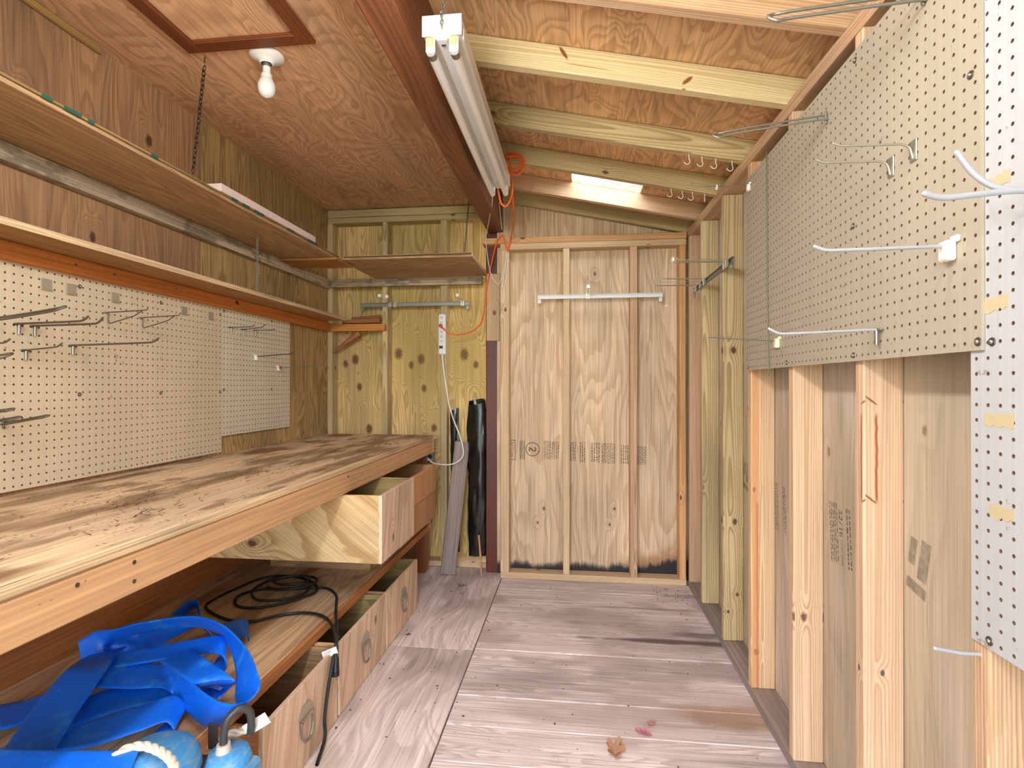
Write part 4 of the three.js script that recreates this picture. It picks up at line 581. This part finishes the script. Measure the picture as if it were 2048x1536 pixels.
{ const P = [[-0.809, 0.007, 1.615], [-0.832, 0.03, 1.72], [-0.838, 0.076, 1.728], [-0.838, 0.163, 1.753], [-0.838, 0.25, 1.795], [-0.86, 0.285, 1.87], [-0.92, 0.318, 1.99], [-0.96, 0.313, 2.08], [-1.014, 0.312, 2.191], [-1.095, 0.312, 2.256], [-1.171, 0.314, 2.236], [-1.265, 0.314, 2.214], [-1.366, 0.312, 2.203], [-1.41, 0.312, 2.145], [-1.4, 0.312, 2.086], [-1.347, 0.312, 2.026], [-1.273, 0.312, 2.021], [-1.198, 0.313, 2.062], [-1.139, 0.313, 2.136], [-1.11, 0.314, 2.201], [-1.137, 0.318, 2.262], [-1.242, 0.322, 2.33], [-1.345, 0.32, 2.354], [-1.423, 0.316, 2.332], [-1.473, 0.313, 2.201], [-1.491, 0.312, 2.075], [-1.483, 0.312, 2.019], [-1.422, 0.312, 1.963], [-1.292, 0.312, 1.902], [-1.202, 0.312, 1.909], [-1.14, 0.313, 1.962], [-1.062, 0.315, 1.992], [-0.976, 0.318, 1.973], [-0.9, 0.315, 1.91], [-0.845, 0.29, 1.83], [-0.832, 0.245, 1.8]];
  const o = thing('black_cord', 'black power cord looped on the lower shelf and hanging to the floor', 'cord', [-1.2, 0.31, 2.1]);
  part(o, 'cable', tube(P, 0.0058, 420), M.rubber);
  part(o, 'coil', tube([[-1.33, 0.325, 2.2], [-1.25, 0.33, 2.17], [-1.16, 0.332, 2.21], [-1.14, 0.334, 2.28], [-1.2, 0.336, 2.32], [-1.29, 0.336, 2.3], [-1.33, 0.336, 2.25], [-1.26, 0.34, 2.2], [-1.17, 0.34, 2.24], [-1.19, 0.342, 2.3], [-1.28, 0.342, 2.29], [-1.34, 0.34, 2.24], [-1.36, 0.33, 2.14], [-1.3, 0.32, 2.08], [-1.2, 0.318, 2.1], [-1.14, 0.322, 2.16], [-1.15, 0.33, 2.26]], 0.0056, 240), M.rubber);
  part(o, 'plug', [cyl([-0.832, 0.25, 1.803], [-0.828, 0.205, 1.79], 0.009, 0.013, 14), cyl([-0.828, 0.205, 1.79], [-0.827, 0.192, 1.788], 0.0135, 0.0125, 14)], M.black);
  part(o, 'prong', [box([-0.834, -0.8325], [0.178, 0.193], [1.785, 1.791], null, 'y', { c: 0.0003 }), box([-0.8225, -0.821], [0.178, 0.193], [1.785, 1.791], null, 'y', { c: 0.0003 })], M.zinc);
  const tg = document.createElement('canvas'); tg.width = 128; tg.height = 64; const c2 = tg.getContext('2d'); c2.fillStyle = '#f4f4f0'; c2.fillRect(0, 0, 128, 64); c2.fillStyle = '#7e93a8'; for (let i = 0; i < 4; i++) c2.fillRect(24, 14 + i * 10, 60 - i * 8, 4);
  const tt = new THREE.CanvasTexture(tg); tt.colorSpace = THREE.SRGBColorSpace;
  const g = new THREE.BoxGeometry(0.05, 0.026, 0.0008); g.rotateZ(0.25); g.rotateY(0.5); g.translate(-0.852, 0.268, -1.795); part(o, 'tag', g, new THREE.MeshStandardMaterial({ map: tt, roughness: 0.6 }), 'white paper warning tag'); }

{ const o = thing('hanging_string', 'thin string with a white bead hanging from the far stud rail', 'string', [0.403, 1.55, 2.48]);
  part(o, 'string', tube([[0.405, 1.755, 2.482], [0.404, 1.68, 2.482], [0.403, 1.565, 2.482]], 0.0007, 20, 5), M.whiteWire); part(o, 'bead', ball([0.403, 1.558, 2.482], 0.005, 0.7), M.whitePl); }

// ---------------------------------------------------------------- leaning things by the post
{ const m = M.leanBoard, g = box([-0.0475, 0.0475], [0, 0.84], [-0.019, 0.019], m, 'y', { c: 0.004 }); g.rotateY(0.28); g.rotateX(-0.125); g.rotateZ(-0.085); g.translate(-0.806, 0.004, -3.352); single('leaning_board', 'grey painted board leaning on the end wall beside the bench', 'board', g, m); }
function sheetRoll(label, cx, cd, y0, y1, r, lean, turns, s) {               // loosely rolled plastic sheet standing on end
  const pos = [], uv = [], nu = 90, nv = 26, P = (i, j) => { const a = (i / nu) * turns * 6.2832 + s, k = i / nu, y = y0 + ((y1 - y0) * j) / nv; const wob = 1 + 0.3 * (fbm(a * 1.1 + s * 3, y * 7) - 0.5) * 2 + 0.14 * Math.sin(2 * a + y * 3 + s); const rr2 = (r * (0.82 + 0.18 * k) * wob) * (0.82 + 0.18 * (j / nv)); return [cx + lean * (y - y0) + Math.cos(a) * rr2, y + (j === nv ? 0.02 * Math.sin(a * 1.0 + s) : 0), cd + Math.sin(a) * rr2 * 0.62]; };
  for (let i = 0; i < nu; i++) for (let j = 0; j < nv; j++) { const q = [P(i, j), P(i + 1, j), P(i + 1, j + 1), P(i, j), P(i + 1, j + 1), P(i, j + 1)]; for (const [x, y, d] of q) { pos.push(x, y, -d); uv.push(x, y); } }
  return single('plastic_roll', label, 'plastic sheet', toCreasedNormals(raw(pos, uv), 0.9), plain(0x0c1214, 0.22, 0, { clearcoat: 0.5, side: THREE.DoubleSide }), null, 'black plastic sheeting standing at the end wall');
}
sheetRoll('tall roll of shiny black plastic sheet standing against the dark post', -0.634, 3.452, 0.1, 1.095, 0.066, -0.004, 2.3, 0.6);
sheetRoll('narrow strip of black plastic sheet hanging behind the leaning board', -0.805, 3.548, 0.09, 1.03, 0.036, 0.0, 1.6, 2.2);
single('thin_stick', 'short wooden stick end poking from the black plastic roll', 'stick', [cyl([-0.592, 0.0, 3.36], [-0.6, 0.12, 3.375], 0.006, 0.006, 10), cyl([-0.6, 0.12, 3.375], [-0.612, 0.25, 3.378], 0.0065, 0.006, 10)], tinted(M.pine, 0xe8d0b0));

// ---------------------------------------------------------------- blue hose and pump
function ribbon(sec, th = 0.007) {
  const n = 12, E = [0, 1].map((k) => new THREE.CatmullRomCurve3(sec.map((s) => { const a = V(s[0], s[1], s[2]), b = V(s[3], s[4], s[5]), mid = a.clone().add(b).multiplyScalar(0.5), w = a.distanceTo(b), q = Math.min(0.135, Math.max(0.072, w)) / w; return mid.clone().addScaledVector((k ? b : a).clone().sub(mid), q); }), false, 'centripetal'));
  const N2 = (sec.length - 1) * n, rows = [], prof = [[0, 0], [0.03, 0.8], [0.09, 1], [0.3, 0.55], [0.5, 0.45], [0.7, 0.55], [0.91, 1], [0.97, 0.8], [1, 0], [0.97, -0.8], [0.91, -1], [0.7, -0.55], [0.5, -0.45], [0.3, -0.55], [0.09, -1], [0.03, -0.8]];
  for (let i = 0; i <= N2; i++) { const t = i / N2, a = E[0].getPoint(t), b = E[1].getPoint(t), t2 = Math.min(1, t + 0.01), t1 = Math.max(0, t - 0.01), tan = E[0].getPoint(t2).add(E[1].getPoint(t2)).sub(E[0].getPoint(t1)).sub(E[1].getPoint(t1)).normalize(), w = b.clone().sub(a), nr = tan.clone().cross(w).normalize();
    rows.push(prof.map(([k, h]) => a.clone().addScaledVector(w, k).addScaledVector(nr, h * th * 0.5))); }
  const pos = [], uv = [], put = (p) => { pos.push(p.x, p.y, p.z); uv.push(p.x * 2, p.z * 2); }, K = prof.length;
  for (let i = 0; i < N2; i++) for (let j = 0; j < K; j++) { const j2 = (j + 1) % K, A = rows[i][j], B = rows[i][j2], C = rows[i + 1][j2], Dd = rows[i + 1][j]; for (const p of [A, C, B, A, Dd, C]) put(p); }
  for (const [r, f] of [[rows[0], 1], [rows[N2], -1]]) for (let j = 1; j < K - 1; j++) for (const p of f > 0 ? [r[0], r[j], r[j + 1]] : [r[0], r[j + 1], r[j]]) put(p);
  return toCreasedNormals(raw(pos, uv), 0.8);
}
const HOSE = {
  A: [[-1.276, .365, 1.047, -1.148, .365, 1.037], [-1.319, .365, 1.117, -1.191, .365, 1.116], [-1.379, .375, 1.228, -1.249, .375, 1.226], [-1.408, .39, 1.307, -1.283, .39, 1.309], [-1.424, .4, 1.361, -1.321, .4, 1.395], [-1.459, .385, 1.423, -1.382, .385, 1.487], [-1.521, .35, 1.524, -1.451, .35, 1.597]],
  B: [[-1.366, .375, 1.438, -1.335, .355, 1.363], [-1.306, .375, 1.457, -1.235, .355, 1.368], [-1.228, .375, 1.47, -1.125, .36, 1.366], [-1.074, .385, 1.376, -1.098, .345, 1.379], [-.961, .405, 1.299, -1.022, .335, 1.32], [-.867, .415, 1.243, -.945, .325, 1.286], [-.824, .42, 1.236, -.903, .325, 1.294], [-.799, .425, 1.245, -.86, .365, 1.306], [-.793, .435, 1.28, -.888, .365, 1.326], [-.835, .455, 1.339, -.953, .385, 1.417], [-.918, .465, 1.425, -1.05, .395, 1.53], [-1.068, .475, 1.524, -1.108, .405, 1.588], [-1.175, .475, 1.562, -1.176, .425, 1.601], [-1.271, .465, 1.57, -1.31, .405, 1.63], [-1.393, .445, 1.553, -1.45, .38, 1.61], [-1.457, .425, 1.558, -1.52, .345, 1.61], [-1.542, .405, 1.574, -1.505, .335, 1.565], [-1.58, .365, 1.555, -1.568, .325, 1.552]],
  C: [[-1.387, .385, 1.478, -1.359, .375, 1.439], [-1.29, .395, 1.518, -1.224, .385, 1.466], [-1.186, .405, 1.548, -1.146, .39, 1.512], [-1.094, .415, 1.568, -1.04, .395, 1.491], [-1.073, .385, 1.556, -1.022, .365, 1.476], [-1.097, .355, 1.54, -1.087, .355, 1.502]],
  E: [[-1.147, .4, 1.508, -1.204, .395, 1.441], [-1.039, .405, 1.437, -1.103, .395, 1.388], [-.952, .41, 1.381, -1.019, .395, 1.341], [-.921, .395, 1.372, -1.026, .375, 1.37], [-.959, .355, 1.417, -1.045, .355, 1.4], [-.982, .335, 1.385, -1.039, .335, 1.404]],
  H: [[-1.57, .335, 1.592, -1.524, .325, 1.574], [-1.478, .365, 1.621, -1.459, .335, 1.632], [-1.403, .385, 1.673, -1.346, .355, 1.595], [-1.315, .405, 1.684, -1.301, .365, 1.731], [-1.222, .395, 1.662, -1.195, .365, 1.664]],
  F: [[-1.364, .335, 1.327, -1.266, .335, 1.204], [-1.321, .34, 1.381, -1.222, .335, 1.279], [-1.215, .34, 1.401, -1.159, .335, 1.336], [-1.131, .335, 1.413, -1.106, .335, 1.386]],
  G: [[-1.254, .35, 1.192, -1.2, .35, 1.121], [-1.199, .35, 1.254, -1.131, .35, 1.148], [-1.132, .355, 1.305, -1.065, .35, 1.212], [-1.084, .355, 1.354, -1.029, .345, 1.258], [-1.037, .335, 1.33, -1.011, .325, 1.255], [-1.068, .317, 1.315, -1.064, .315, 1.261]],
  I: [[-1.322, .405, 1.06, -1.184, .385, .95], [-1.191, .415, 1.047, -1.069, .395, .94], [-1.061, .415, 1.045, -.974, .395, .965], [-.949, .395, 1.073, -.932, .375, 1.026]],
  J: [[-1.593, .325, 1.293, -1.483, .325, 1.204], [-1.537, .33, 1.322, -1.43, .325, 1.21], [-1.481, .335, 1.348, -1.421, .325, 1.266], [-1.514, .335, 1.43, -1.469, .325, 1.404]],
  K: [[-1.267, .345, 1.78, -1.174, .335, 1.703], [-1.215, .355, 1.845, -1.108, .34, 1.719], [-1.196, .335, 1.854, -1.124, .313, 1.751]],
  L: [[-1.499, .345, 1.852, -1.501, .311, 1.909], [-1.457, .385, 1.887, -1.511, .311, 1.994], [-1.426, .385, 1.897, -1.439, .311, 1.928]] };
const hoseTex = dataTex(512, 512, (x, y, c) => { const u = x / 512, v = y / 512, q = sst(0.6, 0.8, fbm(u * 14, v * 14 + 5)) * 0.6, s = 0.94 + 0.12 * N(u * 300, v * 300); c[0] = (10 + 60 * q) * s; c[1] = (112 + 44 * q) * s; c[2] = (238 + 6 * q) * s; });
const hm = new THREE.MeshPhysicalMaterial({ map: hoseTex, roughness: 0.38, sheen: 0.2 }); hm.userData.size = [1, 1];
{ const o = thing('discharge_hose', 'heap of flat bright blue discharge hose on the lower bench shelf', 'hose', [-1.25, 0.306, 1.3]);
  part(o, 'hose_run', Object.values(HOSE).map((s) => ribbon(s)), hm);
  const cv = document.createElement('canvas'); cv.width = 256; cv.height = 64; const g2 = cv.getContext('2d'); g2.fillStyle = '#000'; g2.fillRect(0, 0, 256, 64); g2.fillStyle = '#fff'; g2.font = 'bold 40px serif'; g2.textAlign = 'center'; g2.fillText('DISCHARGE', 128, 46);
  const at = new THREE.CanvasTexture(cv), a = V(-.972, .352, 1.39), b = V(-1.02, .3525, 1.402); const wd = b.clone().sub(a), nn = new THREE.Vector3(0.25, 0.9, 0.35).normalize(), up = nn.clone().cross(wd).normalize().multiplyScalar(0.011), P0 = a.clone().sub(up), P1 = b.clone().sub(up), P2 = b.clone().add(up), P3 = a.clone().add(up);
  const g = raw([P0, P1, P2, P0, P2, P3].flatMap((p) => [p.x + nn.x * 0.012, p.y + nn.y * 0.012, p.z + nn.z * 0.012]), [0, 0, 1, 0, 1, 1, 0, 0, 1, 1, 0, 1]); part(o, 'lettering', g, new THREE.MeshStandardMaterial({ color: 0xe8f0ff, alphaMap: at, transparent: true, roughness: 0.6, side: THREE.DoubleSide }), 'white printed lettering'); }
function rope(pts, r, n, name, label) {                                       // three-strand twisted rope
  const cu = new THREE.CatmullRomCurve3(pts.map((p) => V(...p)), false, 'centripetal'), L = cu.getLength(), fr = cu.computeFrenetFrames(n, false), gs = [];
  for (let k = 0; k < 3; k++) { const q = []; for (let i = 0; i <= n; i++) { const a = (k / 3) * 6.2832 + (i / n) * (L / (r * 7)) * 6.2832; q.push(cu.getPointAt(i / n).addScaledVector(fr.normals[i], Math.cos(a) * r * 0.52).addScaledVector(fr.binormals[i], Math.sin(a) * r * 0.52)); } gs.push(new THREE.TubeGeometry(new THREE.CatmullRomCurve3(q), n * 2, r * 0.56, 7)); }
  return gs;
}
{ const o = thing('sump_pump', 'dusty blue pump with white rope handle beside the hose', 'pump', [-0.93, 0.0, 1.08]), bl = wood({ W: 0.5, H: 0.5, base: 0x2f8fd8, dark: 0x5aa3d2, s: 33, bands: 5, fu: 9, fv: 9, amt: 0.5, streak: 0.05, tone: 0.2, ppm: 400, rough: 0.5, post: (u, v, c) => mixTo(c, [150, 160, 170], 0.55 * sst(0.5, 0.7, fbm(u * 24, v * 24 + 3))) });
  const lat = (pr, x, y, d) => { const g = new THREE.LatheGeometry(pr.map(([r, yy]) => new THREE.Vector2(r, yy)), 40); g.translate(x, y, -d); return g; };
  part(o, 'housing', lat([[0.0, 0.0], [0.088, 0.0], [0.094, 0.012], [0.092, 0.035], [0.08, 0.058], [0.055, 0.074], [0.02, 0.08], [0.0, 0.081]], -0.95, 0.306, 1.125), bl, 'round blue pump housing resting on the shelf edge');
  part(o, 'motor_cap', [lat([[0.0, 0], [0.05, 0], [0.052, 0.3], [0.044, 0.325], [0.0, 0.33]], -0.825, 0.0, 1.205), box([-0.8, -0.76], [0.0, 0.3], [1.17, 1.24], null, 'y', { c: 0.008 })], bl);
  part(o, 'elbow_hose', tube([[-0.835, 0.325, 1.2], [-0.834, 0.37, 1.2], [-0.825, 0.405, 1.205], [-0.808, 0.418, 1.22], [-0.793, 0.405, 1.235], [-0.79, 0.37, 1.24], [-0.795, 0.345, 1.245]], 0.0092, 60, 14), plain(0x3c3a38, 0.4));
  part(o, 'fitting', cyl([-0.835, 0.318, 1.2], [-0.835, 0.345, 1.2], 0.02, 0.015, 18), plain(0xc9bda8, 0.5));
  part(o, 'rope_handle', rope([[-1.0, 0.385, 1.05], [-0.986, 0.4, 1.058], [-0.975, 0.405, 1.075], [-0.948, 0.407, 1.085], [-0.909, 0.405, 1.08], [-0.863, 0.4, 1.063], [-0.83, 0.39, 1.04], [-0.815, 0.36, 1.03]], 0.0095, 90), plain(0xe0d6c0, 0.85), 'twisted white rope handle');
  part(o, 'rope_end', rope([[-0.9, 0.3, 1.24], [-0.87, 0.325, 1.25], [-0.83, 0.335, 1.265], [-0.79, 0.35, 1.27]], 0.01, 50), plain(0xd6cab0, 0.85));
  part(o, 'strap', [box([-0.895, -0.87], [0.31, 0.372], [1.225, 1.232], null, 'y', { c: 0.002 }), box([-0.9, -0.865], [0.24, 0.312], [1.2, 1.206], null, 'y', { c: 0.002 })], plain(0x2e2420, 0.6));
  const g = new THREE.BoxGeometry(0.06, 0.03, 0.001); g.rotateZ(0.5); g.rotateY(0.3); g.translate(-0.79, 0.356, -1.262); part(o, 'tag', g, M.whitePl, 'white paper tag'); }

// ---------------------------------------------------------------- litter on the floor
function leaf(label, x, d, s, col, seedv, n = 5) {                             // dry crumpled leaf: pointed lobes, folded along the midrib
  const sh = new THREE.Shape(), K = 60; for (let i = 0; i <= K; i++) { const a = (i / K) * 6.2832, lobe = Math.pow(Math.abs(Math.cos(a * n * 0.5)), 0.7), r = s * (0.38 + 0.62 * lobe) * (0.75 + 0.5 * N(Math.cos(a) * 2 + seedv * 3, Math.sin(a) * 2 + seedv)) * (0.93 + 0.14 * N(i * 1.3, seedv)); const px = Math.cos(a) * r * 1.5, py = Math.sin(a) * r * 0.9; i ? sh.lineTo(px, py) : sh.moveTo(px, py); }
  const g0 = new THREE.ShapeGeometry(sh, 1), g = new THREE.ExtrudeGeometry(sh, { depth: 0.0008, bevelEnabled: false, curveSegments: 4 }); g.rotateX(-Math.PI / 2);
  const p = g.attributes.position; for (let i = 0; i < p.count; i++) { const a = p.getX(i) / s, b = p.getZ(i) / s; p.setY(i, p.getY(i) + s * (0.45 * Math.abs(b + 0.15 * a) + 0.2 * a * a * N(seedv, 3) + 0.3 * (N(a * 2.2 + seedv, b * 2.2) - 0.3))); } g.computeBoundingBox(); g.translate(0, 0.001 - g.boundingBox.min.y, 0); g.computeVertexNormals(); g.rotateY(seedv); g.translate(x, 0, -d);
  return single('dry_leaf', label, 'leaf', g, plain(col, 0.8, 0, { side: THREE.DoubleSide }), null, 'dry leaves on the floor');
}
leaf('curled brown leaf on the nearest floor planks', 0.13, 1.8, 0.036, 0xb98a68, 1.3); leaf('pink withered leaf on the planks', 0.235, 1.9, 0.022, 0xc07a86, 2.6, 9); leaf('small pinkish leaf behind the pink withered one', 0.265, 1.955, 0.013, 0xb88078, 4.1, 5);
leaf('crumpled brown leaf on the plywood floor before the leaning board', -0.672, 3.17, 0.02, 0x7d6553, 0.4, 5); leaf('pale wood flake by the black plastic roll', -0.66, 3.375, 0.014, 0xd8b894, 5.2, 2);
leaf('tiny brown leaf beside the farthest floor drawer', -0.8, 2.52, 0.009, 0x5d4630, 3.3, 3); leaf('pale splinter on the planks near the seam', -0.27, 1.9, 0.011, 0xe6d2c4, 2.0, 2);
{ const gs = []; for (let i = 0; i < 150; i++) { const k = i % 3, x = k === 0 ? rr(0.45, 0.65) : k === 1 ? rr(-0.84, -0.4) : rr(-0.45, 0.65), d = k === 0 ? rr(3.05, 3.32) : k === 1 ? rr(1.7, 3.3) : rr(1.7, 3.3), r = rr(0.0012, 0.004); const g = new THREE.IcosahedronGeometry(r, 0); g.scale(rr(0.8, 2), 0.6, 1); g.rotateY(rnd() * 3); g.translate(x, r * 0.5 + 0.0006, -d); gs.push(g); }
  const m = single('floor_grit', 'specks of grit and chaff on the floor', 'grit', gs, plain(0x5c4a3e, 0.95)); m.userData.kind = 'stuff'; }

renderer.render(scene, camera);
